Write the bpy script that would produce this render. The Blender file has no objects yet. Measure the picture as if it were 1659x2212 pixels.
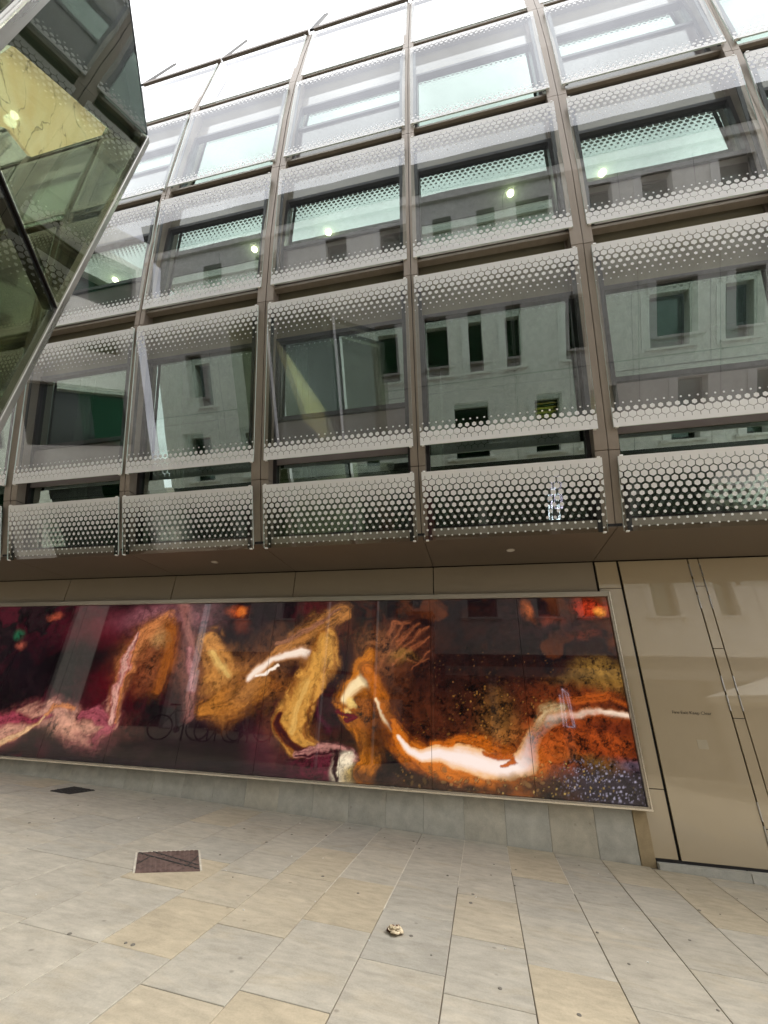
import bpy, math, random, json
import numpy as np
from mathutils import Matrix, Vector
random.seed(7)
rng = np.random.RandomState(5)
scene = bpy.context.scene
COL = scene.collection
R = math.radians

# ------------------------------------------------------------------ camera
cam_data = bpy.data.cameras.new("camera")
cam = bpy.data.objects.new("camera", cam_data)
COL.objects.link(cam)
cam_data.sensor_fit = 'HORIZONTAL'
cam_data.sensor_width = 36.0
cam_data.lens = 895.78 / 1659.0 * 36.0
cam_data.shift_x = 0.0025
cam_data.shift_y = 0.0072
cam_data.clip_start = 0.05
cam_data.clip_end = 2000.0
_r = Matrix(((0.97589055, 0.05847388, 0.21028182),
             (0.21528074, -0.41653587, -0.88326218),
             (0.03594216, 0.90723684, -0.41908172)))
cam.matrix_world = Matrix.Translation((0, 0, 1.55)) @ _r.to_4x4()
scene.camera = cam

# ------------------------------------------------------------------ sky, sun, exposure
SUN_EL, SUN_ROT = R(50), R(94)
world = bpy.data.worlds.new("World")
scene.world = world
world.use_nodes = True
wn, wl = world.node_tree.nodes, world.node_tree.links
wn.clear()
w_out = wn.new('ShaderNodeOutputWorld')
w_bg = wn.new('ShaderNodeBackground')
w_sky = wn.new('ShaderNodeTexSky')
w_sky.sky_type = 'NISHITA'
w_sky.sun_disc = False
w_sky.sun_elevation = SUN_EL
w_sky.sun_rotation = SUN_ROT
w_hsv = wn.new('ShaderNodeHueSaturation')
w_hsv.inputs['Saturation'].default_value = 0.10
w_mix = wn.new('ShaderNodeMix'); w_mix.data_type = 'RGBA'
w_mix.inputs[0].default_value = 0.72            # thick cloud cover evens the sky out
w_mix.inputs[7].default_value = (22.0, 22.2, 22.6, 1)
w_tc = wn.new('ShaderNodeTexCoord')
w_map = wn.new('ShaderNodeMapping'); w_map.inputs['Scale'].default_value = (1.0, 1.0, 2.4)
w_no = wn.new('ShaderNodeTexNoise'); w_no.inputs['Scale'].default_value = 3.2
w_no.inputs['Detail'].default_value = 6; w_no.inputs['Distortion'].default_value = 0.5
w_rmp = wn.new('ShaderNodeMapRange')
w_rmp.inputs[1].default_value = 0.35; w_rmp.inputs[2].default_value = 0.7
w_rmp.inputs[3].default_value = 0.62; w_rmp.inputs[4].default_value = 1.12
w_mul = wn.new('ShaderNodeMix'); w_mul.data_type = 'RGBA'; w_mul.blend_type = 'MULTIPLY'
w_mul.inputs[0].default_value = 1.0
wl.new(w_sky.outputs[0], w_hsv.inputs['Color'])
wl.new(w_hsv.outputs[0], w_mix.inputs[6])
wl.new(w_tc.outputs['Generated'], w_map.inputs[0])
wl.new(w_map.outputs[0], w_no.inputs['Vector'])
wl.new(w_no.outputs[0], w_rmp.inputs[0])
wl.new(w_mix.outputs[2], w_mul.inputs[6])
wl.new(w_rmp.outputs[0], w_mul.inputs[7])
wl.new(w_mul.outputs[2], w_bg.inputs[0])
w_bg.inputs[1].default_value = 0.074
wl.new(w_bg.outputs[0], w_out.inputs[0])

sun_d = bpy.data.lights.new("sun", 'SUN')
sun_d.energy = 1.5
sun_d.angle = R(20)
sun_d.color = (1.0, 0.96, 0.9)
sun = bpy.data.objects.new("sun", sun_d)
COL.objects.link(sun)
sun.location = (0, 0, 40)
_sd = Vector((math.sin(SUN_ROT) * math.cos(SUN_EL), math.cos(SUN_ROT) * math.cos(SUN_EL), math.sin(SUN_EL)))
sun.rotation_euler = _sd.to_track_quat('Z', 'Y').to_euler()

scene.view_settings.view_transform = 'Standard'
scene.view_settings.look = 'None'
scene.view_settings.gamma = 1.0
scene.view_settings.use_curve_mapping = False
scene.view_settings.exposure = 1.36
cy = scene.cycles
cy.max_bounces = 14
cy.transparent_max_bounces = 28
cy.glossy_bounces = 6
cy.diffuse_bounces = 4
cy.transmission_bounces = 4
cy.caustics_reflective = False
cy.caustics_refractive = False
cy.sample_clamp_indirect = 6.0
cy.use_denoising = True

# ------------------------------------------------------------------ node helpers
def srgb(*c):
    return tuple((v / 255 / 12.92) if v / 255 <= 0.04045 else ((v / 255 + 0.055) / 1.055) ** 2.4 for v in c) + (1.0,)

def new_mat(name):
    m = bpy.data.materials.new(name)
    m.use_nodes = True
    return m, m.node_tree.nodes, m.node_tree.links, m.node_tree.nodes['Principled BSDF']

def mth(nt, op, a, b=None, c=None):
    n = nt.nodes.new('ShaderNodeMath'); n.operation = op
    for i, v in enumerate((a, b, c)):
        if v is None: continue
        if isinstance(v, (int, float)): n.inputs[i].default_value = v
        else: nt.links.new(v, n.inputs[i])
    return n.outputs[0]

def surf(name, col, rough=0.6, metal=0.0, spec=0.5, var=0.12, scale=3.0, bump=0.0, bscale=60.0, coat=0.0, obj_var=0.0, aniso_scale=None):
    """procedural surface: base colour broken up by noise, fine bump"""
    m, n, l, p = new_mat(name)
    tc = n.new('ShaderNodeTexCoord')
    src = tc.outputs['Object']
    mp = n.new('ShaderNodeMapping')
    if aniso_scale: mp.inputs['Scale'].default_value = aniso_scale
    l.new(src, mp.inputs[0])
    no = n.new('ShaderNodeTexNoise'); no.inputs['Scale'].default_value = scale; no.inputs['Detail'].default_value = 8
    no.inputs['Roughness'].default_value = 0.6
    l.new(mp.outputs[0], no.inputs['Vector'])
    mr = n.new('ShaderNodeMapRange'); mr.inputs[1].default_value = .3; mr.inputs[2].default_value = .7
    mr.inputs[3].default_value = 1 - var; mr.inputs[4].default_value = 1 + var
    l.new(no.outputs[0], mr.inputs[0])
    fac = mr.outputs[0]
    if obj_var:
        oi = n.new('ShaderNodeObjectInfo')
        fac = mth(m.node_tree, 'MULTIPLY', fac, mth(m.node_tree, 'MULTIPLY_ADD', oi.outputs['Random'], obj_var * 2, 1 - obj_var))
    mx = n.new('ShaderNodeMix'); mx.data_type = 'RGBA'; mx.blend_type = 'MULTIPLY'; mx.inputs[0].default_value = 1
    mx.inputs[6].default_value = col if len(col) == 4 else tuple(col) + (1,)
    l.new(fac, mx.inputs[7]); l.new(mx.outputs[2], p.inputs['Base Color'])
    rr = n.new('ShaderNodeMapRange'); rr.inputs[3].default_value = max(0.0, rough * .85); rr.inputs[4].default_value = rough * 1.15
    l.new(no.outputs[0], rr.inputs[0]); l.new(rr.outputs[0], p.inputs['Roughness'])
    p.inputs['Metallic'].default_value = metal
    p.inputs['Specular IOR Level'].default_value = spec
    p.inputs['Coat Weight'].default_value = coat
    p.inputs['Coat Roughness'].default_value = 0.01
    if bump:
        nb = n.new('ShaderNodeTexNoise'); nb.inputs['Scale'].default_value = bscale; nb.inputs['Detail'].default_value = 5
        l.new(mp.outputs[0], nb.inputs['Vector'])
        bp = n.new('ShaderNodeBump'); bp.inputs['Strength'].default_value = bump; bp.inputs['Distance'].default_value = 0.004
        l.new(nb.outputs[0], bp.inputs['Height']); l.new(bp.outputs[0], p.inputs['Normal'])
    return m

def _coat(m, ior):
    m.node_tree.nodes['Principled BSDF'].inputs['Coat IOR'].default_value = ior

def emit(name, col, strength):
    m, n, l, p = new_mat(name)
    p.inputs['Base Color'].default_value = (.8, .8, .8, 1)
    p.inputs['Emission Color'].default_value = col
    p.inputs['Emission Strength'].default_value = strength
    return m

def glass(name, tint, refl, ior=1.5, k=1.0, r0=0.0, wave=0.0, frit=None):
    """architectural glass: mirror reflection over clear tinted transmission, optionally with a printed white hexagon frit"""
    m = bpy.data.materials.new(name); m.use_nodes = True
    nt = m.node_tree; n, l = nt.nodes, nt.links
    n.clear()
    out = n.new('ShaderNodeOutputMaterial')
    tr = n.new('ShaderNodeBsdfTransparent'); tr.inputs[0].default_value = tint
    gl = n.new('ShaderNodeBsdfGlossy'); gl.inputs['Color'].default_value = refl; gl.inputs['Roughness'].default_value = 0.0
    fr = n.new('ShaderNodeFresnel'); fr.inputs['IOR'].default_value = ior
    if wave:
        tc = n.new('ShaderNodeTexCoord')
        nb = n.new('ShaderNodeTexNoise'); nb.inputs['Scale'].default_value = 0.9; nb.inputs['Detail'].default_value = 1
        l.new(tc.outputs['Object'], nb.inputs['Vector'])
        bp = n.new('ShaderNodeBump'); bp.inputs['Strength'].default_value = 1.0; bp.inputs['Distance'].default_value = wave
        l.new(nb.outputs[0], bp.inputs['Height'])
        l.new(bp.outputs[0], gl.inputs['Normal'])
    ge = n.new('ShaderNodeNewGeometry')       # each sheet mirrors on the face that meets the ray first, not again from inside
    front = mth(nt, 'SUBTRACT', 1.0, ge.outputs['Backfacing'])
    fac = mth(nt, 'MULTIPLY', mth(nt, 'MINIMUM', mth(nt, 'MULTIPLY_ADD', fr.outputs[0], k, r0), 1.0), front)
    mx = n.new('ShaderNodeMixShader')
    l.new(fac, mx.inputs[0]); l.new(tr.outputs[0], mx.inputs[1]); l.new(gl.outputs[0], mx.inputs[2])
    res = mx.outputs[0]
    if frit:
        P, H = 0.0866, 0.075
        def lattice(u, v, odd, a, kk, cap):
            pu = mth(nt, 'SUBTRACT', mth(nt, 'FLOORED_MODULO', mth(nt, 'ADD', u, P / 2 + (P / 2 if odd else 0)), P), P / 2)
            vv = mth(nt, 'SUBTRACT', v, 0.068 + (H if odd else 0))
            pv = mth(nt, 'SUBTRACT', mth(nt, 'FLOORED_MODULO', mth(nt, 'ADD', vv, H), 2 * H), H)
            row = mth(nt, 'ADD', mth(nt, 'DIVIDE', mth(nt, 'SUBTRACT', vv, pv), H), 1.0 if odd else 0.0)
            au = mth(nt, 'ABSOLUTE', pu); av = mth(nt, 'ABSOLUTE', pv)
            d = mth(nt, 'DIVIDE', mth(nt, 'MAXIMUM', au, mth(nt, 'MULTIPLY_ADD', au, .5, mth(nt, 'MULTIPLY', av, .866))), P / 2)
            s = mth(nt, 'MINIMUM', mth(nt, 'MULTIPLY_ADD', row, -kk, a), cap)
            s = mth(nt, 'MULTIPLY', s, mth(nt, 'GREATER_THAN', s, 0.13))
            s = mth(nt, 'MAXIMUM', s, mth(nt, 'MULTIPLY', mth(nt, 'LESS_THAN', row, -0.5), 1.2))
            return mth(nt, 'LESS_THAN', d, s)
        mask = None
        for uvn, a, kk, cap in frit:
            uv = n.new('ShaderNodeUVMap'); uv.uv_map = uvn
            sp = n.new('ShaderNodeSeparateXYZ'); l.new(uv.outputs[0], sp.inputs[0])
            for odd in (False, True):
                q = lattice(sp.outputs[0], sp.outputs[1], odd, a, kk, cap)
                mask = q if mask is None else mth(nt, 'MAXIMUM', mask, q)
        wh = n.new('ShaderNodeBsdfPrincipled')
        wh.inputs['Base Color'].default_value = (.92, .925, .94, 1); wh.inputs['Roughness'].default_value = .22
        tl = n.new('ShaderNodeBsdfTranslucent'); tl.inputs[0].default_value = (.75, .77, .78, 1)
        mw = n.new('ShaderNodeMixShader'); mw.inputs[0].default_value = .18
        l.new(wh.outputs[0], mw.inputs[1]); l.new(tl.outputs[0], mw.inputs[2])
        m2 = n.new('ShaderNodeMixShader')
        l.new(mask, m2.inputs[0]); l.new(res, m2.inputs[1]); l.new(mw.outputs[0], m2.inputs[2])
        res = m2.outputs[0]
    l.new(res, out.inputs[0])
    return m

# ------------------------------------------------------------------ mesh helpers
WM = {}
def wm(o): return WM.get(o.name, Matrix.Identity(4))

class MB:
    def __init__(s): s.v = []; s.f = []; s.m = []
    def quad(s, a, b, c, d, mi=0):
        i = len(s.v); s.v += [tuple(a), tuple(b), tuple(c), tuple(d)]; s.f.append((i, i + 1, i + 2, i + 3)); s.m.append(mi); return s
    def hexa(s, p, mis=(0,) * 6):
        # p: 8 points, 0-3 front loop (seen from outside, counter-clockwise), 4-7 the matching back loop
        i = len(s.v); s.v += [tuple(q) for q in p]
        F = [(0, 1, 2, 3), (7, 6, 5, 4), (0, 4, 5, 1), (1, 5, 6, 2), (2, 6, 7, 3), (3, 7, 4, 0)]
        for k, f in enumerate(F): s.f.append(tuple(i + j for j in f)); s.m.append(mis[k])
        return s
    def box(s, x0, x1, y0, y1, z0, z1, mi=0):
        return s.hexa([(x0, y0, z0), (x1, y0, z0), (x1, y0, z1), (x0, y0, z1), (x0, y1, z0), (x1, y1, z0), (x1, y1, z1), (x0, y1, z1)], (mi,) * 6)
    def tube(s, a, b, r, n=8, r2=None, caps=True, mi=0):
        a = Vector(a); b = Vector(b); d = (b - a)
        if d.length < 1e-6: return s
        d.normalize(); u = d.orthogonal().normalized(); w = d.cross(u); i = len(s.v); r2 = r if r2 is None else r2
        for P_, rr in ((a, r), (b, r2)):
            for k in range(n):
                t = 2 * math.pi * k / n; s.v.append(tuple(P_ + (u * math.cos(t) + w * math.sin(t)) * rr))
        for k in range(n): s.f.append((i + k, i + (k + 1) % n, i + n + (k + 1) % n, i + n + k)); s.m.append(mi)
        if caps:
            s.f.append(tuple(i + n - 1 - k for k in range(n))); s.m.append(mi)
            s.f.append(tuple(i + n + k for k in range(n))); s.m.append(mi)
        return s
    def path(s, pts, r, n=8, mi=0):
        for a, b in zip(pts[:-1], pts[1:]): s.tube(a, b, r, n, mi=mi)
        return s
    def disc(s, c, r, n=16, axis='Z', mi=0, flip=False):
        i = len(s.v)
        for k in range(n):
            t = 2 * math.pi * k / n
            if axis == 'Z': s.v.append((c[0] + r * math.cos(t), c[1] + r * math.sin(t), c[2]))
            else: s.v.append((c[0] + r * math.cos(t), c[1], c[2] + r * math.sin(t)))
        f = tuple(range(i, i + n)); s.f.append(f[::-1] if flip else f); s.m.append(mi); return s
    def torus(s, c, R0, r, axis='Y', n=28, m=6, mi=0):
        i = len(s.v)
        for k in range(n):
            t = 2 * math.pi * k / n
            for j in range(m):
                q = 2 * math.pi * j / m; rr = R0 + r * math.cos(q); h = r * math.sin(q)
                if axis == 'Y': s.v.append((c[0] + rr * math.cos(t), c[1] + h, c[2] + rr * math.sin(t)))
                elif axis == 'Z': s.v.append((c[0] + rr * math.cos(t), c[1] + rr * math.sin(t), c[2] + h))
        for k in range(n):
            for j in range(m):
                s.f.append((i + k * m + j, i + k * m + (j + 1) % m, i + ((k + 1) % n) * m + (j + 1) % m, i + ((k + 1) % n) * m + j)); s.m.append(mi)
        return s
    def build(s, name, mats, parent=None, bevel=0.0, smooth=False):
        me = bpy.data.meshes.new(name)
        me.from_pydata(s.v, [], s.f)
        for m in (mats if isinstance(mats, (list, tuple)) else [mats]): me.materials.append(m)
        for p_, mi in zip(me.polygons, s.m): p_.material_index = mi; p_.use_smooth = smooth
        me.update()
        o = bpy.data.objects.new(name, me); COL.objects.link(o)
        if parent is not None:
            o.parent = parent; o.matrix_parent_inverse = wm(parent).inverted()
        if bevel:
            b = o.modifiers.new('bevel', 'BEVEL'); b.width = bevel; b.segments = 2; b.limit_method = 'ANGLE'
        return o

def empty(name, loc, label=None, cat=None, group=None, kind=None, parent=None):
    o = bpy.data.objects.new(name, None); COL.objects.link(o)
    o.location = loc; o.empty_display_size = .2
    WM[o.name] = Matrix.Translation(loc)
    tag(o, label, cat, group, kind)
    return o

def tag(o, label=None, cat=None, group=None, kind=None):
    if label: o['label'] = label
    if cat: o['category'] = cat
    if group: o['group'] = group
    if kind: o['kind'] = kind
    return o

def copy_tree(o, parent=None):
    c = o.copy(); COL.objects.link(c)
    if parent is not None: c.parent = parent; c.matrix_parent_inverse = o.matrix_parent_inverse.copy()
    for ch in [x for x in bpy.data.objects if x.parent == o]: copy_tree(ch, c)
    return c

def text_mesh(name, body, size, mat, parent, mw, extrude=0.002, align='LEFT'):
    cu = bpy.data.curves.new(name, 'FONT'); cu.body = body; cu.size = size; cu.extrude = extrude; cu.align_x = align
    cu.resolution_u = 3
    t = bpy.data.objects.new(name, cu); COL.objects.link(t)
    dg = bpy.context.evaluated_depsgraph_get(); dg.update()
    me = bpy.data.meshes.new_from_object(t.evaluated_get(dg))
    bpy.data.objects.remove(t); me.transform(mw)
    me.materials.clear(); me.materials.append(mat)
    o = bpy.data.objects.new(name, me); COL.objects.link(o)
    o.parent = parent; o.matrix_parent_inverse = wm(parent).inverted()
    return o

# ------------------------------------------------------------------ materials
FB = [('from_bottom', 1.3, 0.35, 0.93)]
FT = [('from_top', 0.97, 0.135, 0.93)]
M = {}
M['frit_low'] = glass('fritted_glass_low', (.90, .93, .91, 1), (.95, .96, 1, 1), 1.5, 1.0, .06, .0008, [('from_top', 0.98, 0.075, 0.93)])
M['frit'] = glass('fritted_glass', (.88, .91, .90, 1), (.95, .96, 1, 1), 1.5, 1.0, .07, .0012, FT + FB)
FT2 = [('from_top', .95, .36, .93)]; FB2 = [('from_bottom', .85, .30, .7)]
M['frit_light'] = glass('fritted_glass_upper', (.88, .91, .90, 1), (.95, .96, 1, 1), 1.45, .95, .045, .0012, FT2 + FB2)
M['glass_back'] = glass('glass_back_face', (.97, .98, .97, 1), (1, 1, 1, 1), 1.3, .6, 0)
M['glass_edge'] = surf('glass_edge', (.62, .72, .68), .2, 0, .5, .05)
M['inner_glass'] = glass('inner_glazing', (.55, .64, .58, 1), (.80, .95, .87, 1), 1.6, 1.0, .25, .0015)
M['clear_glass'] = glass('clear_glass', (.75, .82, .78, 1), (.9, 1, .95, 1), 1.5, 1, .06, .001)
M['bronze'] = surf('bronze_anodised', (.28, .235, .195), .42, .35, .5, .10, 2.0, .12, 260, aniso_scale=(6, 6, .6))
M['bronze_dark'] = surf('dark_bronze_anodised', (.15, .12, .098), .45, .3, .5, .1, 2.0, .1, 260)
M['bronze_panel'] = surf('bronze_panel', (.30, .25, .185), .38, .15, .5, .05, 1.2, .10, 320)
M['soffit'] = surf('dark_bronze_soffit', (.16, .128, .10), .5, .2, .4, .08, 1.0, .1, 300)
M['black'] = surf('black_gasket', (.012, .011, .011), .5, 0, .3, .1)
M['dark_frame'] = surf('dark_window_frame', (.022, .020, .022), .35, .2, .5, .1)
M['spandrel'] = surf('olive_spandrel_glass', (.19, .17, .12), .05, 0, .5, .08, 2)
M['mauve'] = surf('mauve_grey_upstand_panel', (.17, .145, .145), .12, 0, .5, .06, 2, coat=.4)
M['door'] = surf('bronze_back_painted_glass', (.44, .355, .235), .5, 0, .3, .04, .8, coat=1.0, bump=.05, bscale=500)
_coat(M['door'], 1.9)
M['silver'] = surf('brushed_frame_metal', (.46, .41, .34), .32, .75, .5, .08, 3, aniso_scale=(1, 1, 12))
M['bright_edge'] = surf('bright_edge_metal', (.78, .72, .62), .25, .8, .5, .06, 4)
M['steel'] = surf('stainless_steel', (.50, .49, .47), .28, .85, .5, .12, 5, aniso_scale=(2, 2, .2), bump=.1, bscale=80)
M['white_metal'] = surf('white_metal', (.8, .8, .78), .4)
M['ceiling'] = surf('pale_ceiling', (.36, .38, .30), .8, 0, .2, .05)
M['room'] = surf('room_wall', (.42, .46, .38), .8, 0, .2, .1, .5)
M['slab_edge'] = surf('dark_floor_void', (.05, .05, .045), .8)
M['curtain'] = surf('pale_curtain', (.60, .60, .54), .85, 0, .2, .1)
M['lamp'] = emit('downlight_glow', (1, .80, .60, 1), 12.0)
M['soffit_lamp'] = surf('soffit_lamp_lens', (.72, .70, .64), .25)
M['neon'] = emit('sign_tube_light', (.86, .80, 1, 1), 5.0)
M['strip'] = emit('warm_strip_light', (1, .45, .10, 1), 1.6)
M['text'] = surf('dark_brown_lettering', (.07, .055, .035), .5)
M['sticker'] = surf('faded_sticker', (.42, .36, .26), .5)

def stone_mat(name, base, warm, cool, spots=.35, obj=True, scale=1.6, rough=.62):
    m, n, l, p = new_mat(name); nt = m.node_tree
    tc = n.new('ShaderNodeTexCoord'); oi = n.new('ShaderNodeObjectInfo')
    off = n.new('ShaderNodeVectorMath'); off.operation = 'MULTIPLY_ADD'
    cb = n.new('ShaderNodeCombineXYZ')
    for i in range(3): l.new(oi.outputs['Random'], cb.inputs[i])
    l.new(cb.outputs[0], off.inputs[0]); off.inputs[1].default_value = (37, 53, 71) if obj else (0, 0, 0)
    l.new(tc.outputs['Object'], off.inputs[2])
    def noise(sc, det=6, dist=0.0, vec=None, ro=.6):
        q = n.new('ShaderNodeTexNoise'); q.inputs['Scale'].default_value = sc; q.inputs['Detail'].default_value = det
        q.inputs['Distortion'].default_value = dist; q.inputs['Roughness'].default_value = ro
        l.new(vec or off.outputs[0], q.inputs['Vector']); return q.outputs[0]
    st = n.new('ShaderNodeMapping'); st.inputs['Scale'].default_value = (1, 2.6, 1); st.inputs['Rotation'].default_value = (0, 0, .35)
    l.new(off.outputs[0], st.inputs[0])
    big = noise(scale, 5, .8, st.outputs[0]); fine = noise(90, 6, 0, None, .75); mid = noise(7, 8, .3, st.outputs[0])
    # which stone it is
    cr = n.new('ShaderNodeValToRGB'); l.new(oi.outputs['Random'], cr.inputs[0])
    e = cr.color_ramp.elements
    e[0].position = 0; e[0].color = cool + (1,); e[1].position = 1; e[1].color = warm + (1,)
    for pos, c in ((.30, base), (.55, tuple(.5 * (a + b) for a, b in zip(base, cool))), (.80, base), (.9, warm)):
        q = e.new(pos); q.color = c + (1,)
    if not obj: 
        cr.color_ramp.elements[0].color = base + (1,)
        for q in cr.color_ramp.elements: q.color = base + (1,)
    mx = n.new('ShaderNodeMix'); mx.data_type = 'RGBA'
    l.new(cr.outputs[0], mx.inputs[6]); mx.inputs[7].default_value = warm + (1,)
    mf = n.new('ShaderNodeMapRange'); mf.inputs[1].default_value = .52; mf.inputs[2].default_value = .75; mf.inputs[3].default_value = 0; mf.inputs[4].default_value = .65
    l.new(big, mf.inputs[0]); l.new(mf.outputs[0], mx.inputs[0])
    v = mth(nt, 'ADD', mth(nt, 'MULTIPLY', mid, .75), mth(nt, 'MULTIPLY', fine, .5))
    v = mth(nt, 'ADD', v, mth(nt, 'MULTIPLY_ADD', noise(2.1, 7, 1.2), .5, .12))
    v = mth(nt, 'MULTIPLY', v, mth(nt, 'MULTIPLY_ADD', oi.outputs['Random'], .10 if obj else 0, .95))
    # dark spots of dirt and gum
    vo = n.new('ShaderNodeTexVoronoi'); vo.inputs['Scale'].default_value = 6.5; l.new(off.outputs[0], vo.inputs['Vector'])
    sp = n.new('ShaderNodeMapRange'); sp.inputs[1].default_value = .05; sp.inputs[2].default_value = .12; sp.inputs[3].default_value = 1 - spots; sp.inputs[4].default_value = 1
    l.new(vo.outputs['Distance'], sp.inputs[0])
    hs = n.new('ShaderNodeSeparateColor'); l.new(vo.outputs['Color'], hs.inputs[0])
    sel = mth(nt, 'GREATER_THAN', hs.outputs[0], .8)
    spf = mth(nt, 'SUBTRACT', 1.0, mth(nt, 'MULTIPLY', sel, mth(nt, 'SUBTRACT', 1.0, sp.outputs[0])))
    v = mth(nt, 'MULTIPLY', v, spf)
    mu = n.new('ShaderNodeMix'); mu.data_type = 'RGBA'; mu.blend_type = 'MULTIPLY'; mu.inputs[0].default_value = 1
    l.new(mx.outputs[2], mu.inputs[6]); l.new(v, mu.inputs[7]); l.new(mu.outputs[2], p.inputs['Base Color'])
    p.inputs['Roughness'].default_value = rough; p.inputs['Specular IOR Level'].default_value = .35
    bp = n.new('ShaderNodeBump'); bp.inputs['Strength'].default_value = .25; bp.inputs['Distance'].default_value = .003
    l.new(fine, bp.inputs['Height']); l.new(bp.outputs[0], p.inputs['Normal'])
    return m
M['paving'] = stone_mat('york_stone_paving', (.435, .397, .325), (.440, .378, .275), (.418, .394, .338))
M['bedding'] = surf('dark_joint_sand', (.19, .165, .13), .9, 0, .2, .2, 12)
M['lime'] = surf('pale_mortar', (.60, .56, .47), .9, 0, .2, .2, 20)
M['plinth'] = stone_mat('grey_stone_plinth', (.46, .445, .385), (.46, .42, .335), (.445, .435, .385), .2)
M['quoin'] = stone_mat('brown_veined_quoin', (.30, .27, .20), (.34, .26, .15), (.27, .26, .2), .2)
M['portland'] = stone_mat('pale_building_stone', (.72, .70, .65), (.70, .67, .59), (.68, .68, .645), .12, obj=False, scale=.5, rough=.8)
M['reveal'] = surf('white_window_reveal', (.72, .71, .67), .7, 0, .3, .06)
M['cornice'] = surf('dark_roof_cornice', (.035, .036, .034), .6, 0, .4, .15, .8)
M['green_glass'] = glass('green_window_glass', (.42, .60, .50, 1), (.8, 1, .9, 1), 1.5, .7, .03)
M['shop'] = surf('dark_shopfront', (.035, .035, .034), .25, .1, .5, .2, .7)
M['blind'] = surf('green_blind', (.10, .20, .15), .8, 0, .2, .15, 4, aniso_scale=(.3, 1, 14))
M['fascia_stone'] = surf('grey_fascia', (.26, .25, .24), .7, 0, .3, .1, .6)
M['gum'] = surf('trodden_gum', (.17, .155, .13), .8)
M['rust'] = surf('rusted_cover_iron', (.17, .115, .10), .75, .2, .3, .35, 22, .6, 150)
M['grate'] = surf('dark_cover_iron', (.06, .058, .055), .6, .5, .4, .25, 30, .5, 120)
M['tyre'] = surf('black_rubber', (.015, .015, .015), .8)
M['paint_dark'] = surf('dark_bike_paint', (.02, .022, .03), .3)
M['paint_silver'] = surf('silver_bike_paint', (.5, .5, .5), .3, .6)
M['canvas'] = surf('cream_canvas', (.74, .72, .66), .8, 0, .2, .05)
M['wood'] = surf('brown_pole', (.12, .07, .04), .5)
M['petal'] = surf('dried_cream_petal', (.66, .55, .38), .7, 0, .3, .35, 40, .4, 90)
M['petal_brown'] = surf('dried_brown_petal', (.17, .07, .04), .8, 0, .3, .4, 60)
M['red'] = surf('dark_red_board', (.22, .02, .025), .4)

# ------------------------------------------------------------------ ground
SL, Z0 = -0.037, 0.183
def gz(x): return Z0 + SL * x
mb = MB()
mb.quad((-400, -400, gz(-400) - .03), (400, -400, gz(400) - .03), (400, 400, gz(400) - .03), (-400, 400, gz(-400) - .03))
ground = tag(mb.build('ground', M['bedding']), kind='structure')
pave_bed = MB().quad((-24, -5.6, gz(-24) - .008), (14, -5.6, gz(14) - .008), (14, 6.4, gz(14) - .008), (-24, 6.4, gz(-24) - .008)).build('pavement', M['bedding'])
tag(pave_bed, kind='structure')
def slab_geo(mb, x0, x1, y0, y1, rise, c=.0022):
    h = .022
    zt = lambda x: gz(x) + rise
    T = [(x0 + c, y0 + c, zt(x0 + c)), (x1 - c, y0 + c, zt(x1 - c)), (x1 - c, y1 - c, zt(x1 - c)), (x0 + c, y1 - c, zt(x0 + c))]
    B = [(x0, y0, zt(x0) - c), (x1, y0, zt(x1) - c), (x1, y1, zt(x1) - c), (x0, y1, zt(x0) - c)]
    D_ = [(x0, y0, zt(x0) - h), (x1, y0, zt(x1) - h), (x1, y1, zt(x1) - h), (x0, y1, zt(x0) - h)]
    i = len(mb.v); mb.v += T + B + D_
    F = [(0, 1, 2, 3)] + [(4 + k, 4 + (k + 1) % 4, (k + 1) % 4, k) for k in range(4)] + [(8 + k, 8 + (k + 1) % 4, 4 + (k + 1) % 4, 4 + k) for k in range(4)]
    for f in F: mb.f.append(tuple(i + q for q in f)); mb.m.append(0)
XJ = [-2.251, -1.772, -1.292, -.801, -.296, .175, .678, 1.165, 1.647]
while XJ[0] > -23: XJ.insert(0, XJ[0] - rng.choice([.485, .485, .52, .60]))
while XJ[-1] < 13: XJ.append(XJ[-1] + .485)
CROSS = {-2.251: None}
known = {-.801: [3.221, 3.915, 4.677, 5.424], -.296: [3.071, 3.73, 4.45, 5.30], .175: [3.552, 4.276, 5.1], .678: [3.335, 4.097, 4.745, 5.5],
         1.165: [3.0, 3.9, 4.667, 5.4], -1.292: [2.701, 3.527, 4.35, 5.2], -1.772: [2.568, 3.25, 4.217, 5.0], -2.251: [2.804, 3.484, 4.05, 4.567, 5.3]}
far = MB(); n_sl = 0
for i in range(len(XJ) - 1):
    x0, x1 = XJ[i], XJ[i + 1]
    ys = None
    for k in known:
        if abs(k - x0) < .01: ys = list(known[k])
    if ys is None:
        ys = [2.35 + rng.rand() * .6]
        while ys[-1] < 5.4: ys.append(ys[-1] + rng.choice([.62, .72, .80, .90]))
    while ys[0] > -5.4: ys.insert(0, ys[0] - rng.choice([.68, .78, .88]))
    ys = [y for y in ys if y < 6.0] + [6.09 if x0 < 1.6 else 6.028]
    for a, b in zip(ys[:-1], ys[1:]):
        g = .0024 + .0018 * rng.rand()
        rise = rng.uniform(-.0015, .0015)
        # slabs the photograph can see become parts of their own
        vis = (b > 1.75) and (-11.2 < x0 < 3.6) and (b > 1.9 + .33 * max(0, x0 + 1.9)) and (x0 > -3.1 - (b - 1.9) * 2.05)
        if vis and n_sl < 292:
            q = MB(); slab_geo(q, x0 + g, x1 - g, a + g, b - g, rise)
            q.build('paving_slab', M['paving'], pave_bed); n_sl += 1
        else:
            slab_geo(far, x0 + g, x1 - g, a + g, b - g, rise)
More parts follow.
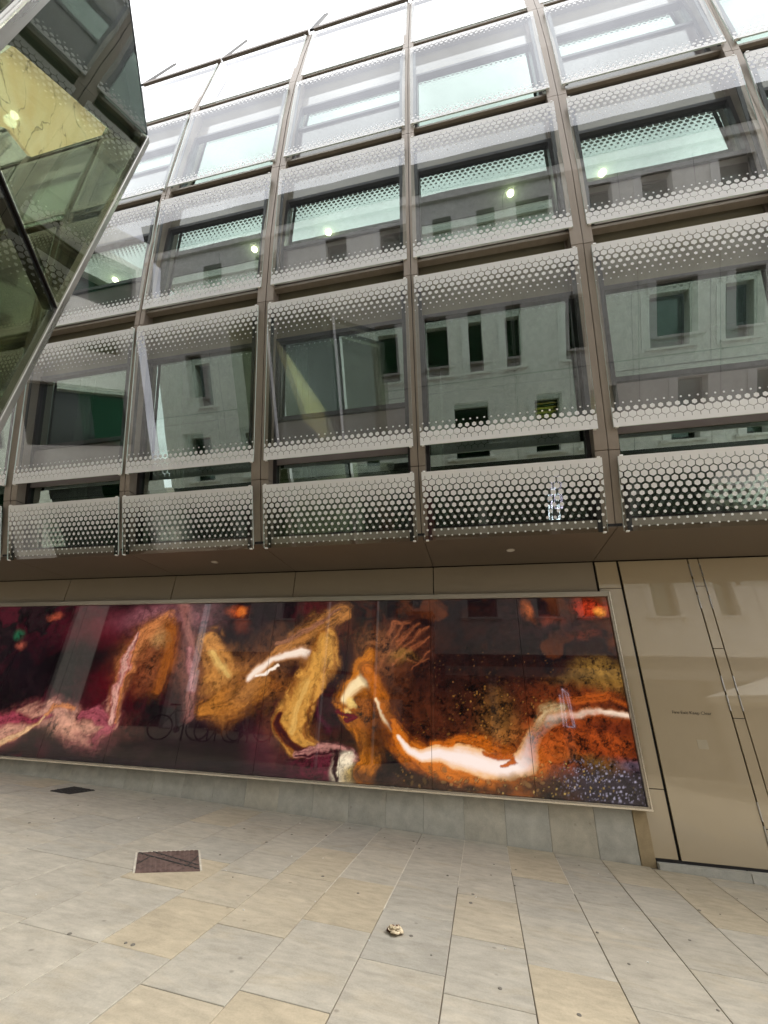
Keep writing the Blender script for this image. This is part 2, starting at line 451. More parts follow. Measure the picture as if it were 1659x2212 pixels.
tag(far.build('distant_paving', M['paving'], pave_bed), kind='stuff')
# lime-filled joints (some joints are pointed with pale mortar)
lm = MB()
for x, a, b in ((-.801, 3.9, 5.6), (-1.292, 4.0, 5.9), (-.296, 4.6, 6.09), (-1.772, 4.6, 6.0), (.175, 5.2, 6.05), (.678, 4.9, 5.9)):
    lm.box(x - .0035, x + .0035, a, b, gz(x) - .02, gz(x) - .0015)
tag(lm.build('pale_joint_mortar', M['lime'], pave_bed), kind='stuff')

def iron_cover(name, c, mat, label, edge):
    cx_, cy_ = sum(q[0] for q in c) / 4, sum(q[1] for q in c) / 4
    root = empty(name, (cx_, cy_, gz(cx_)), label, 'manhole cover')
    P3 = lambda x, y, h: (x, y, gz(x) + h)
    mb = MB()
    lo = [P3(x, y, -.01) for x, y in c]; hi = [P3(x, y, .006) for x, y in c]
    mb.hexa(lo + hi); mb.f[0] = mb.f[0]; mb.build('cover_plate', mat, root)
    def lerp(a, b, t): return (a[0] + (b[0] - a[0]) * t, a[1] + (b[1] - a[1]) * t)
    def bil(u, v): return lerp(lerp(c[0], c[1], u), lerp(c[3], c[2], u), v)
    tr = MB()
    nu, nv = 22, 13
    for i in range(nu):
        for j in range(nv):
            u, v = (i + .5) / nu, (j + .5) / nv
            if abs(v - (.12 + .62 * u)) < .045 or abs(v - (.88 - .0 * u) + .75 * (1 - u)) < .03: continue
            du, dv = .30 / nu, .30 / nv
            q = [bil(u - du, v - dv), bil(u + du, v - dv), bil(u + du, v + dv), bil(u - du, v + dv)]
            tr.hexa([P3(x, y, .006) for x, y in q] + [P3(x, y, .010) for x, y in q])
    tag(tr.build('tread_lug', mat, root), kind='stuff')
    if edge:
        for i in (3, 0, 2):
            a, b = c[i], c[(i + 1) % 4]
            d = Vector((b[0] - a[0], b[1] - a[1])).normalized(); nrm = Vector((-d.y, d.x))
            if nrm.dot(Vector((a[0] - cx_, a[1] - cy_))) < 0: nrm = -nrm
            w = .016
            q = [a, b, (b[0] + nrm.x * w, b[1] + nrm.y * w), (a[0] + nrm.x * w, a[1] + nrm.y * w)]
            MB().hexa([P3(x, y, -.01) for x, y in q] + [P3(x, y, .007) for x, y in q]).build('mortar_edge', M['lime'], root)
    for (u0, v0, u1, v1) in ((.02, .05, .98, .95), (.25, .02, .98, .78), (.02, .62, .22, .25), (.80, .80, .98, .35)):
        a, b = bil(v0, u0), bil(v1, u1)
        MB().path([P3(a[0], a[1], .0085), P3(b[0], b[1], .0085)], .006, 6).build('cover_rib', M['grate'], root)
    for u in (.04, .96):
        x, y = bil(.5, u)
        MB().tube(P3(x, y, .004), P3(x, y, .0105), .011, 10).build('key_hole', M['black'], root)
iron_cover('manhole_cover', [(-3.101, 4.069), (-2.799, 3.694), (-2.377, 3.948), (-2.682, 4.363)], M['rust'],
           'rusty reddish manhole cover with a pale mortar edge set in the paving', True)
iron_cover('manhole_cover', [(-5.714, 5.466), (-5.381, 5.458), (-5.318, 5.80), (-5.705, 5.827)], M['grate'],
           'small dark grey iron cover near the foot of the plinth', False)

# ------------------------------------------------------------------ the curved glass office building
bld = empty('office_building', (-3, 7.5, gz(-3)), 'bronze and glass office building with curved fritted panes above a video wall', 'building')
ROW = {'A': (4.538, 4.310, 4.846, 3.495), 'B': (3.801, 7.028, 4.453, 4.661), 'C': (3.355, 9.699, 3.764, 7.397),
       'D': (3.214, 12.473, 3.357, 10.128), 'E': (3.323, 15.137, 3.273, 12.913)}
LX = [-11.78, -9.61, -7.283, -5.107, -2.803, -.591, 1.699, 3.93, 6.21]
RX = [-9.69, -7.44, -5.176, -2.964, -.684, 1.528, 3.837, 6.04, 8.37]
NB = 9                                     # bay index 2 is the first bay seen beside the glass pavilion
prof = [(4.865, 3.50), (4.50, 4.52), (4.12, 5.90), (3.80, 7.09), (3.56, 8.35), (3.375, 9.90), (3.26, 11.3), (3.225, 12.6), (3.27, 14.0), (3.345, 15.35)]
def yat(z):
    for (y0, z0), (y1, z1) in zip(prof[:-1], prof[1:]):
        if z <= z1: return y0 + (y1 - y0) * (z - z0) / (z1 - z0)
    return prof[-1][0] + (z - 15.35) * .15
def strip(mb, x0, x1, z0, z1, off, dep, mi=0):
    """box that follows the curved profile"""
    zs = [z0] + [p[1] for p in prof if z0 + .05 < p[1] < z1 - .05] + [z1]
    for a, b in zip(zs[:-1], zs[1:]):
        ya, yb = yat(a) + off, yat(b) + off
        mb.hexa([(x0, ya, a), (x1, ya, a), (x1, yb, b), (x0, yb, b), (x0, ya + dep, a), (x1, ya + dep, a), (x1, yb + dep, b), (x0, yb + dep, b)], (mi,) * 6)
segs = [(3.573, 4.42), (4.43, 7.12), (7.13, 9.96), (9.97, 12.70), (12.71, 15.32)]
for k in range(NB + 1):
    xl = RX[k - 1] if k > 0 else LX[0] - .17
    xr = LX[k] if k < NB else RX[-1] + .09
    wide = (xr - xl) > .13
    c = (xl + xr) / 2
    hw = (xr - xl) / 2 + .05
    core = MB(); strip(core, c - hw + .01, c + hw - .01, 3.575, 15.3, .06, .22)
    core.build('mullion_core', M['black'], bld)
    for a, b in segs:
        cc = c + (.012 if wide else .004)
        for s_, (x0, x1) in enumerate(((c - hw, cc - .005), (cc + .005, c + hw))):
            q = MB(); strip(q, x0, x1, a, b, .035 + (.006 if s_ else 0), .2)
            q.build('mullion_cover', M['bronze'], bld)
    fin = MB(); fw = .05 if wide else .022
    pts = [(3.33, 15.43), (3.70, 17.72)]
    for (ya, za), (yb, zb) in zip(pts[:-1], pts[1:]):
        fin.hexa([(c - fw, ya, za), (c + fw, ya, za), (c + fw, yb, zb), (c - fw, yb, zb), (c - fw, ya + .04, za), (c + fw, ya + .04, za), (c + fw, yb + .04, zb), (c - fw, yb + .04, zb)])
    fin.build('roof_fin', M['black'], bld)

def pane(x0, x1, yt, zt, yb, zb, th, name, mats, parent, uv=True):
    n_ = Vector((0, zt - zb, -(yt - yb))).normalized() * th     # inward
    F = [(x0, yb, zb), (x1, yb, zb), (x1, yt, zt), (x0, yt, zt)]
    B = [(x, y + n_.y, z + n_.z) for x, y, z in F]
    mb = MB(); mb.hexa(F + B, (0, 1, 2, 2, 2, 2))
    o = mb.build(name, mats, parent)
    if uv:
        H = math.hypot(zt - zb, yt - yb)
        for nm in ('from_bottom', 'from_top'):
            l_ = o.data.uv_layers.new(name=nm)
            for lp in o.data.loops:
                co = o.data.vertices[lp.vertex_index].co
                h = (co.z - zb) / (zt - zb) * H
                l_.data[lp.index].uv = (co.x - x0, (H - h) if nm == 'from_top' else h)
    return o

glass_mats = {r_: ([M['frit_low'] if r_ == 'A' else (M['frit_light'] if r_ in 'DE' else M['frit']), M['glass_back'], M['glass_edge']]) for r_ in 'ABCDE'}
for r_, (yt, zt, yb, zb) in ROW.items():
    for k in range(NB):
        # every sheet sits a hair out of true, as fitted glass does
        j = rng.uniform(-.004, .004, 2)
        p_ = pane(LX[k], RX[k], yt + j[0], zt, yb + j[1], zb, .018, 'fritted_pane', glass_mats[r_], bld)
        n2 = Vector((0, zt - zb, -(yt - yb))).normalized() * .024
        for x in (LX[k] + .045, RX[k] - .095):
            n3 = n2 * 1.4
            zl, yl = (zb, yb) if r_ != 'E' else (zb + 1.0, yb)
            if r_ == 'E': continue
            MB().hexa([(x, yb + n2.y, zb + n2.z), (x + .05, yb + n2.y, zb + n2.z), (x + .05, yt + n2.y, zt + n2.z), (x, yt + n2.y, zt + n2.z),
                       (x, yb + n3.y, zb + n3.z), (x + .05, yb + n3.y, zb + n3.z), (x + .05, yt + n3.y, zt + n3.z), (x, yt + n3.y, zt + n3.z)]).build('side_channel', M['dark_frame'], p_)
        for x in (LX[k] + .035, RX[k] - .035):
            for (y, z, s_) in ((yt, zt, 1), (yb, zb, -1)):
                MB().box(x - .017, x + .017, y - .006, y + .024, z - .006 if s_ > 0 else z - .008, z + .014 if s_ > 0 else z + .006).build('pane_clip', M['white_metal'], p_)

def inner_pt(z, o):
    return yat(z) + o
def sheet(x0, x1, z0, z1, off, dep, name, mat, parent):
    q = MB(); strip(q, x0, x1, z0, z1, off, dep); return q.build(name, mat, parent)
def quad_sheet(x0, x1, z0, z1, off, name, mat, parent):
    y0, y1 = yat(z0) + off, yat(z1) + off
    q = MB(); q.hexa([(x0, y0, z0), (x1, y0, z0), (x1, y1, z1), (x0, y1, z1), (x0, y0 + .02, z0), (x1, y0 + .02, z0), (x1, y1 + .02, z1), (x0, y1 + .02, z1)])
    return q.build(name, mat, parent)
OFF = .235
levels = [  # vision z0, z1, spandrel top, rail z
    (3.66, 6.62, 7.46, 5.355), (7.60, 9.33, 10.07, 8.24), (10.26, 12.0, 12.80, 11.20)]
for k in range(NB):
    x0, x1 = LX[k] + .02, RX[k] - .02
    even = (k % 2 == 0)
    for li, (z0, z1, z2, zr) in enumerate(levels):
        wn_ = MB()
        strip(wn_, x0 + .03, x0 + .08, z0, z1, OFF - .05, .10); strip(wn_, x1 - .08, x1 - .03, z0, z1, OFF - .05, .10)
        for a, b in ((z0, z0 + .07), (z1 - .06, z1)): strip(wn_, x0 + .08, x1 - .08, a, b, OFF - .05, .10)
        wf = wn_.build('window', M['dark_frame'], bld)
        for xa_ in (x0, x1):
            jm = MB(); strip(jm, xa_ - .06, xa_ + .028, z0 - .1, z2, OFF - .04, .06); jm.build('window_jamb', M['bronze'], wf)
        if li == 0:
            zz = [(z0 + .07, 4.5), (4.5, zr - .03 if even else 5.5), (zr + .03 if even else 5.5, z1 - .06)]
        else:
            zz = [(z0 + .07, zr - .03), (zr + .03, z1 - .06)] if even else [(z0 + .07, z1 - .06)]
        for a, b in zz: quad_sheet(x0 + .08, x1 - .08, a, b, OFF, 'pane', M['inner_glass'], wf)
        if even:
            q = MB(); strip(q, x0 + .08, x1 - .08, zr - .03, zr + .03, OFF - .06, .09); q.build('rail', M['dark_frame'], wf)
            quad_sheet(x0 + .08, x1 - .08, (4.70 if li == 0 else z0 + .08), zr - .035, OFF - .03, 'upstand_panel', M['mauve'], wf)
        quad_sheet(x0 + .03, x1 - .03, z1 + .004, z2, OFF - .02, 'spandrel_panel', M['spandrel'], bld)
        # bronze transom with its projecting ledge
        if z2 < 12.5:
            t_ = MB(); t_.box(x0 - .03, x1 + .03, yat(z2) + OFF - .13, yat(z2) + OFF + .1, z2 + .004, z2 + (.125 if li == 0 else .17))
            t_.build('transom', M['bronze_dark' if li else 'bronze'], bld)
            MB().box(x0 + .02, x1 - .02, yat(z2) + OFF - .10, yat(z2) + OFF - .03, z2 - .03, z2 + .002).build('transom_gasket', M['black'], bld)
    for zl in (7.345, 10.075, 12.86):
        MB().box(x0 - .015, x1 + .015, yat(zl) + .06, yat(zl) + .15, zl, zl + .05).build('ledge', M['bronze'], bld)
    t_ = MB(); t_.box(x0 - .03, x1 + .03, yat(12.8) + .10, yat(12.8) + OFF + .1, 12.804, 12.95); t_.build('transom', M['bronze_dark'], bld)
    t_ = MB(); t_.box(x0 - .03, x1 + .03, yat(15.3) - .03, yat(15.3) + .12, 15.33, 15.42); t_.build('top_transom', M['bronze_dark'], bld)
    MB().box(x0 - .02, x1 + .02, yat(3.6) + .03, yat(3.6) + .42, 3.563, 3.655).build('sill', M['bronze'], bld)

# rooms behind the glass
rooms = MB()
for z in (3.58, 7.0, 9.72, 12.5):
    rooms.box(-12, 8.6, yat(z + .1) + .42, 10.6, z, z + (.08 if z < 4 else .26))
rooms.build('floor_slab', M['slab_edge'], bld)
for z in (7.0, 9.72, 12.5):
    MB().box(-12, 8.6, yat(z) + .55, 10.4, z - .03, z - .004).build('ceiling', M['ceiling'], bld)
MB().box(-12, 8.6, 8.4, 8.6, 3.6, 12.5).build('room_wall', M['room'], bld)
pt = MB()
for x in (-9.6, -5.2, -.6, 3.9):
    pt.box(x - .22, x + .22, 5.4, 5.9, 3.66, 12.4)
pt.build('column', M['room'], bld)
MB().box(-12.1, -11.95, 3.9, 10.6, 3.5, 12.8).build('end_wall', M['bronze_panel'], bld)
MB().box(8.45, 8.6, 3.9, 10.6, 0, 12.8).build('end_wall', M['bronze_panel'], bld)
MB().box(-12, 8.6, 10.4, 10.6, -.6, 12.8).build('rear_wall', M['room'], bld)
for x, y in ((-2.32, 4.45), (.98, 4.45), (2.43, 4.44), (-3.86, 4.47), (-7.14, 4.49)):
    MB().tube((x, y, 9.66), (x, y, 9.685), .055, 18).build('downlight', M['lamp'], bld)
    ld = bpy.data.lights.new('downlight_lamp', 'POINT'); ld.energy = 1.5; ld.color = (1, .93, .74); ld.shadow_soft_size = .08
    lo = bpy.data.objects.new('downlight_lamp', ld); COL.objects.link(lo); lo.location = (x, y + .02, 9.52)
# curtains just inside the first-floor glass
for x0_, w_, lean in ((-4.80, .34, .10), (-2.55, .26, .16), (-6.6, .40, -.05)):
    q = MB(); N = 22
    for j in range(N):
        a = j / N; b = (j + 1) / N
        f = lambda t, z: (x0_ + t * w_ * (1.25 if z < 5 else .7) + lean * (7 - z) / 3, yat(z) + .42 + .05 * math.sin(t * 38), z)
        q.quad(f(a, 3.7), f(b, 3.7), f(b, 5.4), f(a, 5.4)); q.quad(f(a, 5.4), f(b, 5.4), f(b, 6.95), f(a, 6.95))
    cu = q.build('curtain', M['curtain'], bld, smooth=True)
    sd = cu.modifiers.new('solidify', 'SOLIDIFY'); sd.thickness = .004

# ------------------------------------------------------------------ soffit and ground-floor cladding
XK = [-7.391 + 2.258 * k for k in range(-2, 8)]
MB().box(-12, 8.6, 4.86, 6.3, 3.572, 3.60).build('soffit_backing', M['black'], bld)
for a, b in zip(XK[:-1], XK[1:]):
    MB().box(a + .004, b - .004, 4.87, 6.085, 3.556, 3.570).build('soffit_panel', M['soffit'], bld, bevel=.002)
for x in (-3.98, .489):
    c_ = MB().tube((x, 5.483, 3.545), (x, 5.483, 3.556), .045, 20).build('soffit_light', M['soffit_lamp'], bld)
    MB().torus((x, 5.483, 3.552), .05, .007, 'Z', 24, 6).build('trim_ring', M['silver'], c_, smooth=True)
MB().box(-12, 8.5, 6.135, 6.3, -.5, 3.57).build('wall_backing', M['black'], bld)
for a, b in zip(XK[:-1], XK[1:]):
    if a > 1.5: continue
    x1 = min(b, 1.66)
    MB().box(a + .007, x1 - .007, 6.10, 6.13, 3.125, 3.545).build('fascia_panel', M['bronze_panel'], bld, bevel=.002)
# narrow panels beside the screen, door leaves and hinge posts
def stack(x0, x1, zs, name, y=6.10):
    for a, b in zip(zs[:-1], zs[1:]):
        MB().box(x0, x1, y, y + .025, a + .004, b - .004).build(name, M['door'], bld, bevel=.0015)
zb_ = .20
stack(1.665, 1.94, [zb_, .84, 3.162, 3.548], 'side_panel')
doors = []
def leaf(x0, x1):
    d = MB().box(x0, x1, 6.103, 6.128, zb_, 3.544).build('door', M['door'], bld, bevel=.0015); doors.append(d); return d
leaf(1.972, 2.818); stack(2.832, 2.944, [zb_, .545, 1.60, 2.38, 3.17, 3.548], 'hinge_post')
leaf(2.958, 3.80); stack(3.832, 4.05, [zb_, .84, 3.162, 3.548], 'side_panel')
leaf(4.09, 4.93); stack(4.945, 5.05, [zb_, .545, 1.60, 2.38, 3.17, 3.548], 'hinge_post'); leaf(5.065, 5.9)
stack(5.93, 8.2, [zb_, 1.9, 3.548], 'side_panel')
for x, d in ((2.825, doors[0]), (2.951, doors[1]), (4.938, doors[2]), (5.058, doors[3])):
    for z0, n_ in ((2.88, 3), (1.68, 2), (.40, 2)):
        for i in range(n_):
            a = z0 + i * .213
            MB().tube((x, 6.097, a), (x, 6.097, a + .17), .008, 8).build('hinge', M['steel'], d)
MB().box(1.72, 8.4, 6.112, 6.134, .1, .196).build('door_threshold', M['dark_frame'], bld)
for i in range(8):
    xa_ = 1.72 + i * .84; MB().box(xa_ + .003, xa_ + .837, 6.03, 6.11, gz(xa_ + .8) - .05, .172).build('door_step_stone', M['plinth'], bld, bevel=.004)
tm = Matrix.Translation((2.205, 6.101, 1.625)) @ Matrix.Rotation(R(90), 4, 'X')
text_mesh('door_lettering', 'Fire Exit Keep Clear', .050, M['text'], doors[0], tm, .0006)
MB().box(2.395, 2.50, 6.100, 6.1028, 1.265, 1.36).build('notice_sticker', M['sticker'], doors[0])

# stone plinth below the screen
MB().box(-12, 1.55, 6.14, 6.3, -.3, .66).build('plinth_core', M['bedding'], bld)
pj = [1.567, 1.163, .673, .183, -.297, -.784, -1.258]
while pj[-1] > -11.6: pj.append(pj[-1] - .485)
for a, b in zip(pj[1:], pj[:-1]):
    MB().box(a + .0012, b - .0012, 6.10 + rng.uniform(0, .0025), 6.14, gz(a) - .05, .645).build('plinth_stone', M['plinth'], bld, bevel=.003)
MB().box(1.569, 1.715, 6.092, 6.14, gz(1.7) - .05, .64).build('plinth_stone', M['quoin'], bld, bevel=.003)

# ------------------------------------------------------------------ video wall
vw = empty('video_wall', (-4.2, 6.08, .66), 'long video wall showing orange and white swirling paint between plinth and fascia', 'video screen')
XR_, ZB_, ZT_ = 1.722, .672, 3.038
XL_ = XR_ - 1.171
medges = [XR_, .551] + [.551 - 1.222 * i for i in range(1, 10)]
fr = MB(); xl_ = medges[-1]
fr.box(xl_ - .05, XR_ + .038, 6.03, 6.098, ZT_ + .003, 3.108); fr.box(xl_ - .05, XR_ + .038, 6.03, 6.098, .645, ZB_ - .003)
fr.box(XR_ + .003, XR_ + .038, 6.03, 6.098, ZB_ - .003, ZT_ + .003)
fr.build('frame', M['silver'], vw, bevel=.002)
ed = MB(); ed.box(xl_ - .05, XR_ + .045, 6.018, 6.029, .634, .652); ed.box(XR_ + .030, XR_ + .042, 6.020, 6.0295, .652, 3.10)
ed.build('frame_edge', M['bright_edge'], vw)

